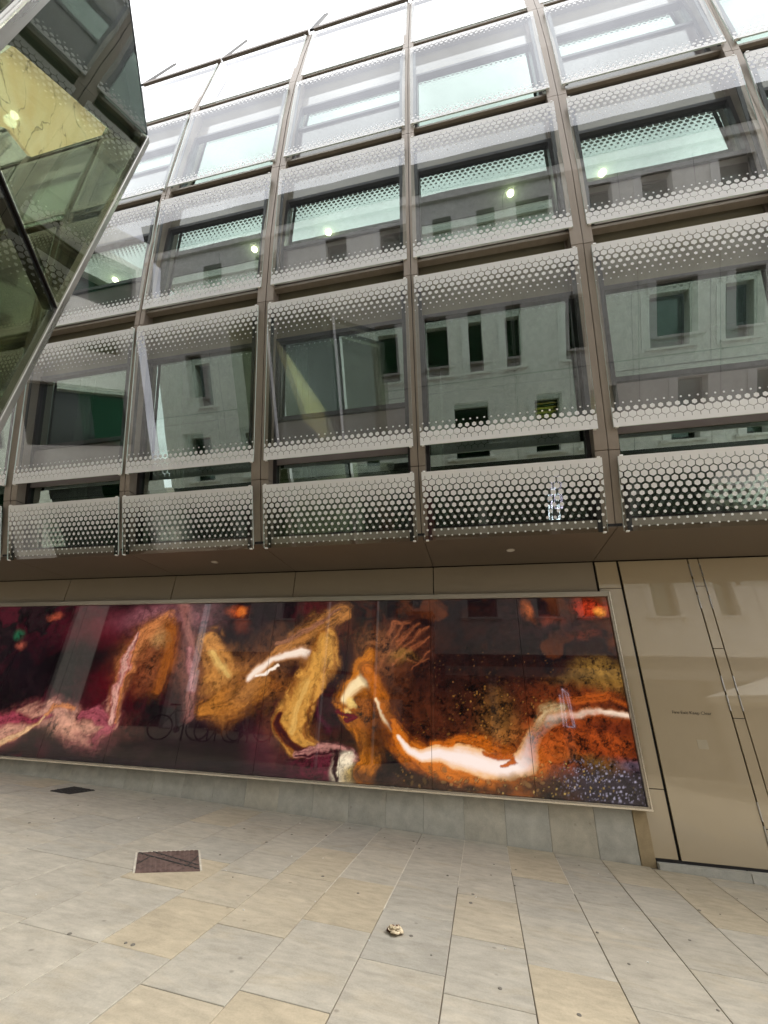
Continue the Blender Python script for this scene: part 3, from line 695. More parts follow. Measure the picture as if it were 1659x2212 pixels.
ART = json.loads('''[["b",[-7.69,2.15],1.2,0.8,[24,14,20],1,0.9,0.3],["b",[-6.21,2.7],1.1,0.5,[86,18,28],1,0.9,0.3],["b",[-5.7,1.81],0.8,0.6,[84,8,18],1,0.9,0.3],["b",[-5.9,1.4],0.6,0.3,[70,8,20],1,0.8,0.3],["b",[-6.77,2.08],0.8,0.5,[4,1,3],0.9,0.97,0],["b",[-6.39,2.31],0.6,0.3,[10,2,4],1,0.7,0],["b",[-5.64,2.81],0.9,0.3,[116,56,66],1,0.7,0.3],["b",[-4.96,2.81],1.1,0.35,[160,104,108],1,0.8,0.6],["b",[-4.78,2.32],0.9,0.6,[112,62,56],1,0.75,0.6],["b",[-3.35,2.61],1.0,0.5,[30,18,24],1,0.8,0.3],["b",[-3.69,1.17],1.8,0.4,[30,14,20],1,0.8,0.3],["b",[-6.51,0.86],1.2,0.3,[34,18,26],1,0.7,0.3],["b",[-2.77,0.88],0.8,0.35,[56,20,32],1,0.8,0.3],["b",[-3.05,1.09],0.45,0.35,[84,32,44],1,0.7,0.3],["b",[-8.07,2.54],0.2,0.14,[30,96,66],1,0.9,1.0],["b",[-7.94,2.36],0.22,0.1,[170,84,66],1,0.8,0.9],["b",[-7.41,2.89],0.25,0.1,[176,80,56],1,0.8,0.8],["b",[-3.82,2.85],0.3,0.12,[176,76,34],0.9,0.95,0.7],["b",[-3.73,2.86],0.12,0.1,[214,110,40],0.9,0.9,0.4],["b",[-3.69,2.67],0.2,0.15,[120,52,34],1,0.6,0.3],["b",[-5.19,2.25],0.9,0.7,[120,64,36],1,0.8,0.8],["b",[-4.35,1.98],0.6,0.6,[112,66,56],1,0.6,0.8],["b",[-3.54,1.93],1.3,0.6,[112,66,34],1,0.8,0.8],["b",[-2.61,2.27],1.1,0.6,[118,72,42],1,0.75,0.8],["b",[-1.52,1.85],0.8,0.9,[104,54,24],1,0.8,0.8],["b",[-6.12,1.2],1.3,0.3,[112,56,50],1,0.7,0.9],["b",[-2.43,1.35],0.9,0.6,[110,62,28],1,0.7,0.8],["r",[[-7.99,0.85,0.333],[-7.44,1.07,0.333],[-7.12,1.29,0.294],[-6.77,1.44,0.274],[-6.24,1.16,0.333],[-5.92,1.11,0.333],[-5.65,1.31,0.274],[-5.57,1.61,0.176]],[200,140,118],[120,52,56],0.8,0.8,1.0],["b",[-6.43,1.18],0.55,0.28,[206,146,120],1,0.8,0.9],["b",[-6.97,0.96],0.5,0.14,[30,12,14],0.9,0.8,0.3],["r",[[-8.07,0.98,0.137],[-7.59,1.17,0.127],[-7.14,1.22,0.098],[-6.82,1.33,0.059]],[150,60,74],[100,20,34],0.7,0.9,1.6],["r",[[-6.13,1.33,0.118],[-5.9,1.4,0.137],[-5.62,1.25,0.118],[-5.84,1.01,0.118]],[160,76,86],[100,16,34],0.7,0.9,2.0],["r",[[-7.84,0.76,0.059],[-7.37,0.93,0.069],[-7.01,1.16,0.049],[-6.91,1.33,0.029]],[222,176,130],[170,100,60],0.6,0.7,1.4],["r",[[-6.92,1.36,0.049],[-6.77,1.54,0.059],[-6.55,1.56,0.059],[-6.28,1.46,0.039]],[196,118,66],[130,60,30],0.7,0.9,2.0],["b",[-5.85,0.95],0.6,0.2,[120,64,66],1,0.5,0.8],["r",[[-5.58,1.35,0.157],[-5.58,1.75,0.235],[-5.56,2.17,0.294],[-5.38,2.54,0.314],[-5.02,2.73,0.294]],[190,116,66],[110,52,30],0.8,0.8,1.0],["r",[[-5.61,1.31,0.088],[-5.59,1.68,0.098],[-5.58,2.1,0.098],[-5.54,2.5,0.069]],[214,156,140],[160,70,80],0.7,0.9,1.6],["r",[[-4.93,2.62,0.255],[-4.88,2.11,0.235],[-4.97,1.7,0.157]],[150,80,30],[90,44,20],0.95,0.6,1.0],["b",[-5.16,2.03],0.32,0.5,[140,72,40],1,0.55,0.8],["b",[-5.12,2.47],0.25,0.2,[190,140,84],1,0.7,0.6],["b",[-3.96,1.53],0.5,0.35,[92,56,56],1,0.6,0.3],["r",[[-4.81,3.08,0.196],[-4.58,2.62,0.176],[-4.4,2.18,0.196],[-4.38,1.78,0.216],[-4.33,1.36,0.157]],[140,88,80],[90,54,54],1,0.8,1.0],["r",[[-4.48,2.33,0.069],[-4.43,2.05,0.088],[-4.36,1.71,0.078]],[178,116,112],[120,56,66],0.8,0.9,2.0],["b",[-3.84,1.86],0.6,0.62,[150,92,44],0.9,0.9,0.9],["r",[[-4.22,2.47,0.235],[-3.98,2.12,0.392],[-3.79,1.79,0.451],[-3.77,1.48,0.333]],[192,128,62],[120,68,32],0.8,0.9,1.0],["r",[[-4.09,1.43,0.157],[-3.77,1.54,0.314],[-3.42,1.67,0.314],[-3.12,1.81,0.216]],[180,112,44],[122,66,22],0.7,0.9,1.0],["r",[[-4.14,2.29,0.078],[-3.94,2.12,0.118],[-3.77,1.92,0.098]],[220,176,100],[180,120,60],0.9,0.5,1.0],["r",[[-3.49,1.67,0.294],[-3.23,1.87,0.176],[-2.98,2.23,0.176],[-2.71,2.47,0.216],[-2.36,2.65,0.294],[-1.97,2.85,0.235]],[170,110,54],[100,58,36],0.9,0.9,1.0],["r",[[-3.0,2.37,0.059],[-2.65,2.54,0.069],[-2.29,2.71,0.049],[-2.01,2.89,0.029]],[150,98,70],[110,64,50],0.8,0.9,1.6],["r",[[-3.39,1.88,0.072],[-3.25,2.0,0.094],[-3.04,2.15,0.072],[-2.83,2.22,0.086],[-2.61,2.26,0.108],[-2.38,2.21,0.115]],[248,226,206],[220,150,90],0.8,0.1,0.8],["r",[[-3.26,1.9,0.022],[-3.09,1.95,0.036],[-2.92,2.07,0.022]],[255,240,226],[230,190,150],0.5,0.1,1.4],["b",[-2.61,1.97],0.22,0.15,[48,22,20],0.5,0.97,0.3],["b",[-2.88,1.81],0.3,0.18,[120,66,24],1,0.85,0.9],["b",[-2.04,1.71],0.46,0.85,[40,6,16],0.6,0.95,0.7],["b",[-1.98,2.15],0.3,0.4,[30,8,14],0.8,0.9,0.3],["r",[[-2.17,1.83,0.049],[-2.17,1.53,0.069],[-2.06,1.25,0.059]],[70,16,34],[40,6,16],0.9,0.8,2.0],["r",[[-2.26,2.41,0.216],[-2.3,2.08,0.314],[-2.43,1.82,0.294],[-2.54,1.58,0.274],[-2.65,1.34,0.274],[-2.52,1.11,0.216],[-2.29,1.06,0.118]],[206,146,66],[150,90,36],0.35,0.7,1.0],["r",[[-2.43,1.89,0.118],[-2.55,1.52,0.118],[-2.61,1.25,0.098]],[222,170,90],[200,140,60],0.9,0.4,1.0],["r",[[-2.79,1.45,0.049],[-2.85,1.3,0.069],[-2.66,1.11,0.088],[-2.38,1.0,0.069],[-2.12,1.01,0.049]],[60,20,20],[130,60,20],0.5,0.4,1.0],["r",[[-2.52,0.99,0.088],[-2.19,1.02,0.137],[-1.92,0.97,0.137],[-1.66,0.89,0.118],[-1.52,0.87,0.098]],[180,122,112],[104,44,52],0.6,0.9,1.8],["b",[-2.2,0.83],0.55,0.24,[96,26,44],0.7,0.92,0.9],["r",[[-2.52,0.97,0.029],[-2.11,0.96,0.029],[-1.73,0.94,0.029]],[54,14,22],[70,14,30],0.6,0.5,2.0],["b",[-1.83,0.78],0.24,0.22,[240,222,190],0.5,0.97,0.5],["b",[-1.62,0.73],0.32,0.14,[206,168,80],0.8,0.9,0.9],["b",[-1.47,0.8],0.14,0.2,[190,140,60],0.8,0.9,0.8],["r",[[-1.97,0.95,0.049],[-2.0,0.79,0.049],[-1.91,0.66,0.049]],[40,10,18],[60,14,24],0.5,0.5,1.8],["b",[-1.07,2.41],0.75,0.5,[104,52,32],1,0.6,1.0],["r",[[-1.43,2.16,0.059],[-1.29,2.51,0.069],[-1.21,2.71,0.049],[-0.97,2.74,0.039]],[140,76,46],[70,36,26],1,0.95,1.3],["r",[[-1.45,2.09,0.059],[-1.2,2.35,0.059],[-1.0,2.54,0.059],[-0.81,2.71,0.039]],[140,76,46],[70,36,26],1,0.95,1.3],["r",[[-1.2,2.16,0.029],[-1.0,2.29,0.049],[-0.87,2.38,0.049],[-0.67,2.51,0.029]],[140,76,46],[70,36,26],1,0.95,1.3],["r",[[-1.07,2.35,0.039],[-0.87,2.48,0.059],[-0.68,2.69,0.029]],[140,76,46],[70,36,26],1,0.95,1.3],["r",[[-1.0,2.19,0.029],[-0.83,2.17,0.029],[-0.64,2.35,0.02]],[140,76,46],[70,36,26],1,0.95,1.3],["r",[[-1.3,2.22,0.049],[-1.14,2.54,0.049],[-1.07,2.71,0.029]],[140,76,46],[70,36,26],1,0.95,1.3],["r",[[-0.93,2.1,0.02],[-0.77,2.2,0.029],[-0.67,2.23,0.02]],[140,76,46],[70,36,26],1,0.95,1.3],["b",[-1.44,2.35],0.4,0.4,[140,84,44],1,0.75,1.0],["b",[-1.06,2.25],0.3,0.12,[150,110,50],1,0.5,1.0],["r",[[-1.5,2.28,0.176],[-1.66,2.0,0.255],[-1.75,1.72,0.274],[-1.75,1.49,0.176],[-1.59,1.3,0.157],[-1.48,1.11,0.196],[-1.44,0.9,0.196],[-1.52,0.74,0.196]],[196,112,26],[104,52,14],0.5,0.7,1.0],["b",[-1.56,1.58],0.3,0.38,[140,72,16],0.6,0.92,0.9],["b",[-1.39,1.17],0.3,0.42,[80,40,14],0.8,0.85,0.9],["r",[[-1.84,1.69,0.078],[-1.75,1.83,0.118],[-1.62,1.91,0.118],[-1.45,1.87,0.078]],[250,222,170],[220,150,70],0.8,0.15,1.0],["b",[-1.74,1.69],0.09,0.09,[248,206,120],0.7,0.95,0.3],["b",[-1.76,1.58],0.05,0.05,[250,200,110],0.6,0.95,0.3],["r",[[-1.85,1.55,0.049],[-1.67,1.54,0.059],[-1.76,1.43,0.039]],[100,10,24],[70,8,20],0.5,0.4,2.0],["r",[[-1.53,2.03,0.176],[-1.33,1.73,0.176],[-1.22,1.45,0.176],[-1.1,1.18,0.176],[-0.86,0.96,0.157]],[186,100,26],[100,46,14],0.7,0.8,1.0],["r",[[-1.41,1.73,0.029],[-1.29,1.48,0.039],[-1.19,1.31,0.029]],[246,214,170],[220,150,80],0.8,0.1,1.0],["b",[0.58,1.36],2.0,0.62,[112,50,18],0.9,0.9,1.0],["b",[-0.12,1.82],1.3,0.6,[46,20,13],1,0.85,1.0],["b",[1.17,1.7],1.0,0.42,[110,46,18],0.9,0.85,1.0],["b",[1.03,2.67],1.6,0.35,[42,24,26],1,0.8,1.0],["b",[-0.62,1.53],0.9,0.6,[70,30,15],1,0.85,1.0],["b",[-0.37,1.76],0.3,0.5,[26,12,10],1,0.8,0.8],["b",[1.55,2.03],0.5,0.28,[150,110,48],0.95,0.9,1.0],["b",[1.16,1.97],0.45,0.14,[96,72,36],1,0.7,1.0],["b",[1.55,2.9],0.34,0.17,[176,52,26],0.6,0.95,1.0],["b",[1.65,2.86],0.12,0.11,[240,150,60],0.8,0.95,0.5],["b",[0.65,2.83],0.12,0.16,[170,84,40],0.9,0.9,0.7],["b",[0.94,2.7],0.3,0.09,[110,46,30],1,0.7,1.0],["b",[1.41,2.53],0.3,0.1,[110,44,26],1,0.7,1.0],["b",[0.15,1.48],0.35,0.45,[150,104,48],1,0.75,1.0],["b",[0.3,1.3],0.6,0.2,[160,100,44],1,0.7,1.0],["r",[[-1.17,1.4,0.118],[-0.99,1.13,0.235],[-0.72,0.94,0.274],[-0.37,0.85,0.274],[-0.01,0.78,0.274],[0.36,0.77,0.255],[0.63,1.02,0.196]],[204,108,26],[120,52,14],0.6,0.5,1.0],["r",[[-0.62,1.18,0.098],[-0.36,1.22,0.157],[-0.04,1.19,0.176],[0.28,1.1,0.137]],[196,98,22],[110,48,14],0.8,0.95,1.0],["r",[[-1.1,1.25,0.036],[-0.96,1.09,0.065],[-0.78,1.02,0.086],[-0.57,1.09,0.108],[-0.37,1.04,0.144],[-0.06,0.97,0.158],[0.24,0.93,0.158],[0.44,0.99,0.144],[0.56,1.16,0.115],[0.64,1.32,0.101],[0.77,1.47,0.115],[0.94,1.54,0.101]],[250,230,220],[236,176,110],0.18,0.0,0.8],["r",[[0.64,1.37,0.098],[0.8,1.55,0.137],[1.0,1.64,0.098]],[214,190,140],[160,130,70],0.9,0.7,1.0],["r",[[0.82,1.5,0.078],[1.09,1.55,0.059],[1.42,1.62,0.059],[1.68,1.6,0.064],[1.9,1.59,0.049]],[248,222,196],[214,140,80],0.8,0.15,1.0],["r",[[0.96,1.72,0.078],[1.23,1.74,0.078],[1.56,1.79,0.078],[1.83,1.72,0.059]],[166,76,24],[100,38,14],0.9,1.0,1.0],["r",[[-0.05,1.08,0.039],[0.14,1.06,0.059],[0.29,1.05,0.059],[0.32,0.98,0.049],[0.16,0.94,0.02]],[190,92,30],[140,56,14],0.6,0.5,1.3],["b",[1.18,1.27],0.95,0.46,[150,62,20],0.7,0.95,1.0],["b",[0.86,1.03],0.5,0.36,[168,78,26],0.8,0.85,1.0],["b",[1.54,1.43],0.6,0.12,[80,26,12],0.9,0.8,1.0],["b",[1.33,1.11],0.5,0.15,[120,46,16],1,0.8,1.0],["b",[-0.2,1.54],1.3,0.35,[70,32,16],1,0.5,1.0],["b",[-0.98,0.7],1.2,0.15,[44,24,20],0.8,0.9,1.0],["b",[-0.3,0.66],1.6,0.12,[52,32,20],0.9,0.9,1.0],["b",[0.72,0.77],0.8,0.14,[50,28,18],0.8,0.9,1.0],["b",[1.44,0.83],0.8,0.3,[36,29,40],0.6,0.97,0.7],["b",[1.28,1.05],0.55,0.12,[96,74,32],1,0.75,1.0],["b",[1.68,1.08],0.25,0.12,[84,76,92],1,0.8,1.0]]''')
def _hash(ix, iy, s):
    h = (ix * 374761393 + iy * 668265263 + s * 974634777) & 0xFFFFFFFF
    h = ((h ^ (h >> 13)) * 1274126177) & 0xFFFFFFFF
    return ((h ^ (h >> 16)) & 0xFFFF) / 65535.0
def vnoise(x, y, s=0):
    ix = np.floor(x).astype(np.int64); iy = np.floor(y).astype(np.int64)
    fx = x - ix; fy = y - iy
    u = fx * fx * fx * (fx * (fx * 6 - 15) + 10); v = fy * fy * fy * (fy * (fy * 6 - 15) + 10)
    a = _hash(ix, iy, s); b = _hash(ix + 1, iy, s); c = _hash(ix, iy + 1, s); d = _hash(ix + 1, iy + 1, s)
    return (a + (b - a) * u) * (1 - v) + (c + (d - c) * u) * v
def fbm(x, y, o=5, s=0, g=.5):
    t = 0; a = 1; n_ = 0
    for i in range(o):
        t = t + a * vnoise(x, y, s + i * 17); n_ += a; a *= g; x = x * 2.03 + 3.1; y = y * 2.03 + 1.7
    return t / n_ * 2 - 1
def cells(x, y, s=0, jit=.9):
    ix = np.floor(x).astype(np.int64); iy = np.floor(y).astype(np.int64)
    d1 = np.full(x.shape, 9.0); idv = np.zeros(x.shape)
    for i in (-1, 0, 1):
        for j in (-1, 0, 1):
            px = ix + i + .5 + jit * (_hash(ix + i, iy + j, s) - .5); py = iy + j + .5 + jit * (_hash(ix + i, iy + j, s + 5) - .5)
            d = np.hypot(x - px, y - py); m_ = d < d1
            d1 = np.where(m_, d, d1); idv = np.where(m_, _hash(ix + i, iy + j, s + 9), idv)
    return d1, idv
def sm(a, b, x):
    t = np.clip((x - a) / (b - a + 1e-9), 0, 1); return t * t * (3 - 2 * t)
def lin(c): return np.array(srgb(*c)[:3])
def paint(X, Z):
    w1 = fbm(X * 1.3, Z * 1.3, 4, 1); w2 = fbm(X * 1.3 + 9, Z * 1.3 + 4, 4, 2)
    f1 = fbm(X * 6, Z * 6, 5, 3, .62); f2 = fbm(X * 6 + 5, Z * 6 + 8, 5, 4, .62)
    v1 = fbm(X * 5 + f1 * 1.6 + w1 * 2, Z * 7 + f2 * 1.6, 5, 8, .6)
    vein = 1 - np.abs(v1) * 5; vein = np.clip(vein, 0, 1)
    mott = fbm(X * 14 + f1, Z * 14 + f2, 4, 11, .6)
    strk = fbm((X + Z * .4) * 22 + f1 * 2, (Z - X * .6) * 5, 4, 15)
    C = np.zeros(X.shape + (3,)) + lin((20, 11, 14))
    mb_ = fbm(X * .9 + w1 * 1.6 + f1 * .3, Z * 1.5 + w2 * 1.6 + f2 * .3, 5, 71, .55)
    k1 = sm(.0, .5, mb_)[..., None] * .8; k2 = sm(.05, .5, -mb_)[..., None] * .8
    rt = sm(-3.5, -.5, X)[..., None]
    C = C * (1 - k1) + (lin((74, 18, 30)) * (1 - rt) + lin((92, 44, 20)) * rt) * k1
    C = C * (1 - k2) + (lin((40, 22, 26)) * (1 - rt) + lin((44, 20, 16)) * rt) * k2
    C = C * (1 - .5 * np.clip(1 - np.abs(fbm(X * 2.2 + f1 * .8 + w2, Z * 3 + f2 * .8 + w1, 4, 77)) * 9, 0, 1))[..., None]
    def lay(al, col): 
        nonlocal C
        C = C * (1 - al[..., None]) + col * al[..., None]
    for L_ in ART:
        if L_[0] == 'r':
            _, pts, c1, c2, soft, vn, wp = L_
            x = X + (w1 * .10 + f1 * .03) * wp; z = Z + (w2 * .10 + f2 * .03) * wp
            best = np.full(X.shape, 1e9); sd_ = np.zeros(X.shape); sl_ = np.zeros(X.shape); acc = 0.0
            for (ax, az, aw), (bx, bz, bw) in zip(pts[:-1], pts[1:]):
                dx, dz = bx - ax, bz - az; q = dx * dx + dz * dz + 1e-9; ln = math.sqrt(q)
                t = np.clip(((x - ax) * dx + (z - az) * dz) / q, 0, 1)
                d = np.hypot(x - ax - t * dx, z - az - t * dz) / (aw + (bw - aw) * t)
                side = np.sign((x - ax) * dz - (z - az) * dx)
                m_ = d < best; best = np.where(m_, d, best); sd_ = np.where(m_, d * side, sd_); sl_ = np.where(m_, acc + t * ln, sl_); acc += ln
            fl = fbm(sl_ * 3.5 + w1 * 2 + f1 * .6, sd_ * 4.5 + f2 * 1.4 + w2, 5, 51 + len(pts), .62)
            fl2 = 1 - np.clip(np.abs(fbm(sl_ * 2.2 + f1, sd_ * 3.2 + w2 * 2 + f2 * .8, 4, 61, .55)) * 6, 0, 1)
            edge = best + .30 * f2 * soft + .18 * fl
            al = 1 - sm(1 - soft, 1.0 + .15 * soft, edge)
            k_ = sm(.15, 1.0, best + .75 * fl * (1 if vn > .15 else .25))
            col = lin(c1) * (1 - k_[..., None]) + lin(c2) * k_[..., None]
            sh = 1 - vn * (.55 * fl2 + .30 * vein + .25 * np.clip(mott * 1.5, 0, 1)) + vn * .5 * np.clip(-fl, 0, 1)
            col = col * np.clip(sh, .06, 1.5)[..., None]
        else:
            _, (cx_, cz_), rx, ry, c1, soft, a_, vn = L_
            x = X + w1 * .12 + f1 * .07; z = Z + w2 * .12 + f2 * .07
            d = np.hypot((x - cx_) / rx, (z - cz_) / ry)
            al = (1 - sm(1 - soft, 1.08, d + .2 * f1)) * a_
            sh = 1 - vn * (.8 * vein + .55 * np.clip(mott * 1.6, -.6, 1) + .25 * np.clip(strk, -.5, 1))
            col = lin(c1) * np.clip(sh, .05, 1.8)[..., None]
        lay(al, col)
    # floating cells and speckle
    lum = C.mean(-1)
    for sc, s_, (cx_, cz_, rx, rz), col, thr, rad in ((22, 31, (1.36, .84, .55, .30), (200, 192, 214), .62, .30), (40, 33, (1.36, .84, .55, .30), (180, 170, 194), .55, .32),
            (20, 35, (.55, .85, 1.2, .30), (196, 160, 90), .62, .24), (17, 37, (.25, 1.5, .9, .6), (190, 130, 60), .66, .22), (14, 39, (-.5, .80, 1.3, .22), (140, 104, 60), .66, .34),
            (22, 41, (.2, 2.0, 1.5, .5), (150, 100, 60), .80, .18), (20, 43, (-.9, 1.1, .5, .5), (180, 120, 50), .75, .22)):
        d1, idv = cells(X * sc + w1 * 3, Z * sc + w2 * 3, s_)
        area = 1 - sm(.45, 1.05, np.hypot((X - cx_) / rx, (Z - cz_) / rz) + .35 * w1 + .2 * f1)
        on = (idv > thr) * area * (1 - sm(.22, .45, lum))
        r_ = rad * (.4 + .9 * (idv - thr) / (1 - thr))
        al = on * (1 - sm(r_ * .6, r_, d1)) * .85
        ring = on * sm(r_, r_ * 1.15, d1) * (1 - sm(r_ * 1.2, r_ * 1.6, d1)) * .6
        lay(ring, lin((18, 8, 8))); lay(al * .8, lin(col) * (.25 + .8 * _hash((d1 * 0).astype(np.int64) + (idv * 9999).astype(np.int64), (idv * 777).astype(np.int64), 3))[..., None])
    return np.clip(C, 0, 1)
def screen_mat():
    m, n, l, p = new_mat('lit_screen')
    at = n.new('ShaderNodeAttribute'); at.attribute_name = 'picture'
    tc = n.new('ShaderNodeTexCoord')
    p.inputs['Base Color'].default_value = (.006, .006, .007, 1); p.inputs['Roughness'].default_value = .03
    p.inputs['IOR'].default_value = 1.5; p.inputs['Specular IOR Level'].default_value = .46
    l.new(at.outputs['Color'], p.inputs['Emission Color']); p.inputs['Emission Strength'].default_value = .40
    return m
M['screen'] = screen_mat()
for a, b in zip(medges[1:], medges[:-1]):
    a_, b_ = a + .0025, b - .0025
    near = a > -3.5
    nx = int(round((b_ - a_) / (.0105 if near else .015))); nz = int(round((ZT_ - ZB_) / (.0105 if near else .015)))
    gx = np.linspace(a_, b_, nx + 1); gzv = np.linspace(ZB_, ZT_, nz + 1)
    GX, GZ = np.meshgrid(gx, gzv)
    C_ = paint(GX, GZ)
    V_ = np.stack([GX.ravel(), np.full(GX.size, 6.068), GZ.ravel()], 1)
    idx = np.arange((nx + 1) * (nz + 1)).reshape(nz + 1, nx + 1)
    Q = np.stack([idx[:-1, :-1], idx[:-1, 1:], idx[1:, 1:], idx[1:, :-1]], -1).reshape(-1, 4)
    me = bpy.data.meshes.new('display_panel')
    me.vertices.add(len(V_)); me.vertices.foreach_set('co', V_.ravel())
    me.loops.add(Q.size); me.loops.foreach_set('vertex_index', Q.ravel().astype(np.int32))
    me.polygons.add(len(Q)); me.polygons.foreach_set('loop_start', np.arange(0, Q.size, 4, dtype=np.int32)); me.polygons.foreach_set('loop_total', np.full(len(Q), 4, dtype=np.int32))
    me.update(calc_edges=True)
    ca = me.color_attributes.new('picture', 'FLOAT_COLOR', 'POINT')
    ca.data.foreach_set('color', np.concatenate([C_.reshape(-1, 3), np.ones((GX.size, 1))], 1).ravel().astype(np.float32))
    me.materials.append(M['screen'])
    o = bpy.data.objects.new('display_panel', me); COL.objects.link(o); o.parent = vw; o.matrix_parent_inverse = wm(vw).inverted()
    MB().box(a_, b_, 6.0685, 6.095, ZB_, ZT_).build('panel_housing', M['black'], o)

# ------------------------------------------------------------------ glass pavilion at the left, standing on a vertical steel corner
gp = empty('glass_pavilion', (-3.709, 2.0, gz(-3.7)), 'angular glass pavilion with a bright steel corner edge at the upper left', 'glass pavilion')
dv = Vector((-0.52598, 0.85050, 0)); nv = Vector((0.85050, 0.52598, 0)); c0 = Vector((-3.709, 2.0, 0))
def W(t, z, o=0.0): q = c0 + dv * (-t) + nv * o; return (q.x, q.y, z)
def wbox(t0, t1, z0, z1, o0, o1):
    mb = MB(); mb.hexa([W(t1, z0, o1), W(t0, z0, o1), W(t0, z1, o1), W(t1, z1, o1), W(t1, z0, o0), W(t0, z0, o0), W(t0, z1, o0), W(t1, z1, o0)]); return mb
M['pav_glass'] = glass('pavilion_glass', (.66, .68, .60, 1), (.80, .84, .78, 1), 1.5, 1.0, .04, .002)
M['pav_in'] = surf('pavilion_lining', (.42, .44, .37), .7, 0, .3, .3, .9)
M['pav_frame'] = surf('pavilion_dark_frame', (.03, .036, .04), .3, .4, .5, .1)
zg = gz(-3.7) - .05
TP = 7.985
for t0, t1, z0, z1 in ((.05, 1.66, 4.92, TP - .03), (.05, 1.66, 2.4, 4.80), (.05, 1.66, .3, 2.3), (1.80, 3.3, 4.92, TP - .03), (1.80, 3.3, .3, 4.80)):
    wbox(t0, t1, z0, z1, -.02, 0).build('glass_sheet', M['pav_glass'], gp)
wbox(-.045, .035, zg, TP, -.06, .012).build('corner_edge', M['steel'], gp, bevel=.008)
wbox(.04, 1.66, 4.81, 4.91, -.10, -.022).build('transom', M['pav_frame'], gp)
wbox(.04, 1.66, 4.855, 4.866, -.02, .003).build('glass_joint', M['black'], gp)
wbox(.04, 1.66, 2.31, 2.39, -.10, -.022).build('transom', M['pav_frame'], gp)
wbox(1.67, 1.79, zg, TP, -.14, .0).build('post', M['pav_frame'], gp)
wbox(1.69, 1.77, zg, TP, .002, .035).build('post_cover', M['steel'], gp)
wbox(.05, 3.3, TP - .028, TP, -.16, .004).build('top_rail', M['pav_frame'], gp)
wbox(1.80, 3.3, 5.2, TP - .05, -.30, -.25).build('backing_panel', M['mauve'], gp)
# inner secondary frame a little behind the glass
wbox(.16, 1.6, 3.95, 4.03, -.40, -.30).build('inner_rail', M['pav_frame'], gp)
wbox(.05, 3.3, zg, .3, -.14, .0).build('base_rail', M['pav_frame'], gp)
# far side wall, rear wall and roof make the enclosed volume
wbox(.3, 3.3, zg, 7.6, -1.55, -1.45).build('lining_wall', M['pav_in'], gp)
wbox(0.05, 3.3, 7.62, 7.70, -1.45, -.15).build('roof', M['pav_glass'], gp)
e2 = MB().hexa([W(.0, zg, -1.5), W(.0, zg, -.07), W(.0, 7.9, -.07), W(.0, 7.9, -1.5), W(.03, zg, -1.5), W(.03, zg, -.07), W(.03, 7.9, -.07), W(.03, 7.9, -1.5)])
e2.build('end_wall', M['pav_glass'], gp)
def yellow_glow():  # veined, self-lit colour for an added panel imitating a yellow glow in the glass
    m, n, l, p = new_mat('painted_yellow_glow'); nt = m.node_tree
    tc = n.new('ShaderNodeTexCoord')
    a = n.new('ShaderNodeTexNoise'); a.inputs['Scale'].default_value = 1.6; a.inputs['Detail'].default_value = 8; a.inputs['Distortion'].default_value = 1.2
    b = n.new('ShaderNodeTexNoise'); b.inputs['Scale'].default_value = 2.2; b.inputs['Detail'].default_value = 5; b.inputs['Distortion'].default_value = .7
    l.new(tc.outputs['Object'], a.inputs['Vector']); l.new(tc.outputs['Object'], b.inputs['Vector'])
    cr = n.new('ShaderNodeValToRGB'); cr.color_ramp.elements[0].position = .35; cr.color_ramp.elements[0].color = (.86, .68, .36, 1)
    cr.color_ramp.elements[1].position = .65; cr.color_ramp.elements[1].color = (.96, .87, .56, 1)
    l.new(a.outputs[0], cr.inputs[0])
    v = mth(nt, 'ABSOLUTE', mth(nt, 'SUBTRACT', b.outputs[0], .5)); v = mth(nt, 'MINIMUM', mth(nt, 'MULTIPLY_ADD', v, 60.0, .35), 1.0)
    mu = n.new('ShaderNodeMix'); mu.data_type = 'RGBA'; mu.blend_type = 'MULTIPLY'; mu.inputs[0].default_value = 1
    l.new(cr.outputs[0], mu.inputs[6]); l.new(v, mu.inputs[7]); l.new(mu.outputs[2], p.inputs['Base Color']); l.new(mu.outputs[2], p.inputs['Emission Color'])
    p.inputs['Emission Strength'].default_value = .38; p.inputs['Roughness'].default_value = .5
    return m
M['yellow_glow'] = yellow_glow()
def at_depth(t_z, o): return W(t_z[0], t_z[1], o)
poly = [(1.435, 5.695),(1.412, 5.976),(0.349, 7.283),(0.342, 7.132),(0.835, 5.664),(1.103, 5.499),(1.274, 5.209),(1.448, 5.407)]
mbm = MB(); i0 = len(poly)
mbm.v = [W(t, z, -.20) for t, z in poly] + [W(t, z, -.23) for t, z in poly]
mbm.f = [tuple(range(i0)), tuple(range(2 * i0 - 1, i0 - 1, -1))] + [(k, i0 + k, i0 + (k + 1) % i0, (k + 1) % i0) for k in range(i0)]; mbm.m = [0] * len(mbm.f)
mbm.build('added_glow_panel', M['yellow_glow'], gp)
dk = [(1.685, 5.377),(1.47, 5.861),(0.136, 7.544),(-0.182, 8.136),(0.291, 8.301),(0.988, 8.343),(1.426, 8.384),(1.832, 6.433)]; i0 = len(dk); mbd = MB()  # added dark sheet, shaped and coloured like a dark reflection in the pavilion glass
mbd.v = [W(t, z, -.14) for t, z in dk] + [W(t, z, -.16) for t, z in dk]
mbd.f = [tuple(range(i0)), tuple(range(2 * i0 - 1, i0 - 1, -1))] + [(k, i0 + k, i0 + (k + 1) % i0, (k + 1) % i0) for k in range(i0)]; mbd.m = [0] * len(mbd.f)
M['dark_mirror_tone'] = surf('slate_blue_painted_reflection', (.05, .062, .062), .8, 0, .2, .3, 1.5)
mbd.build('painted_dark_reflection', M['dark_mirror_tone'], gp)

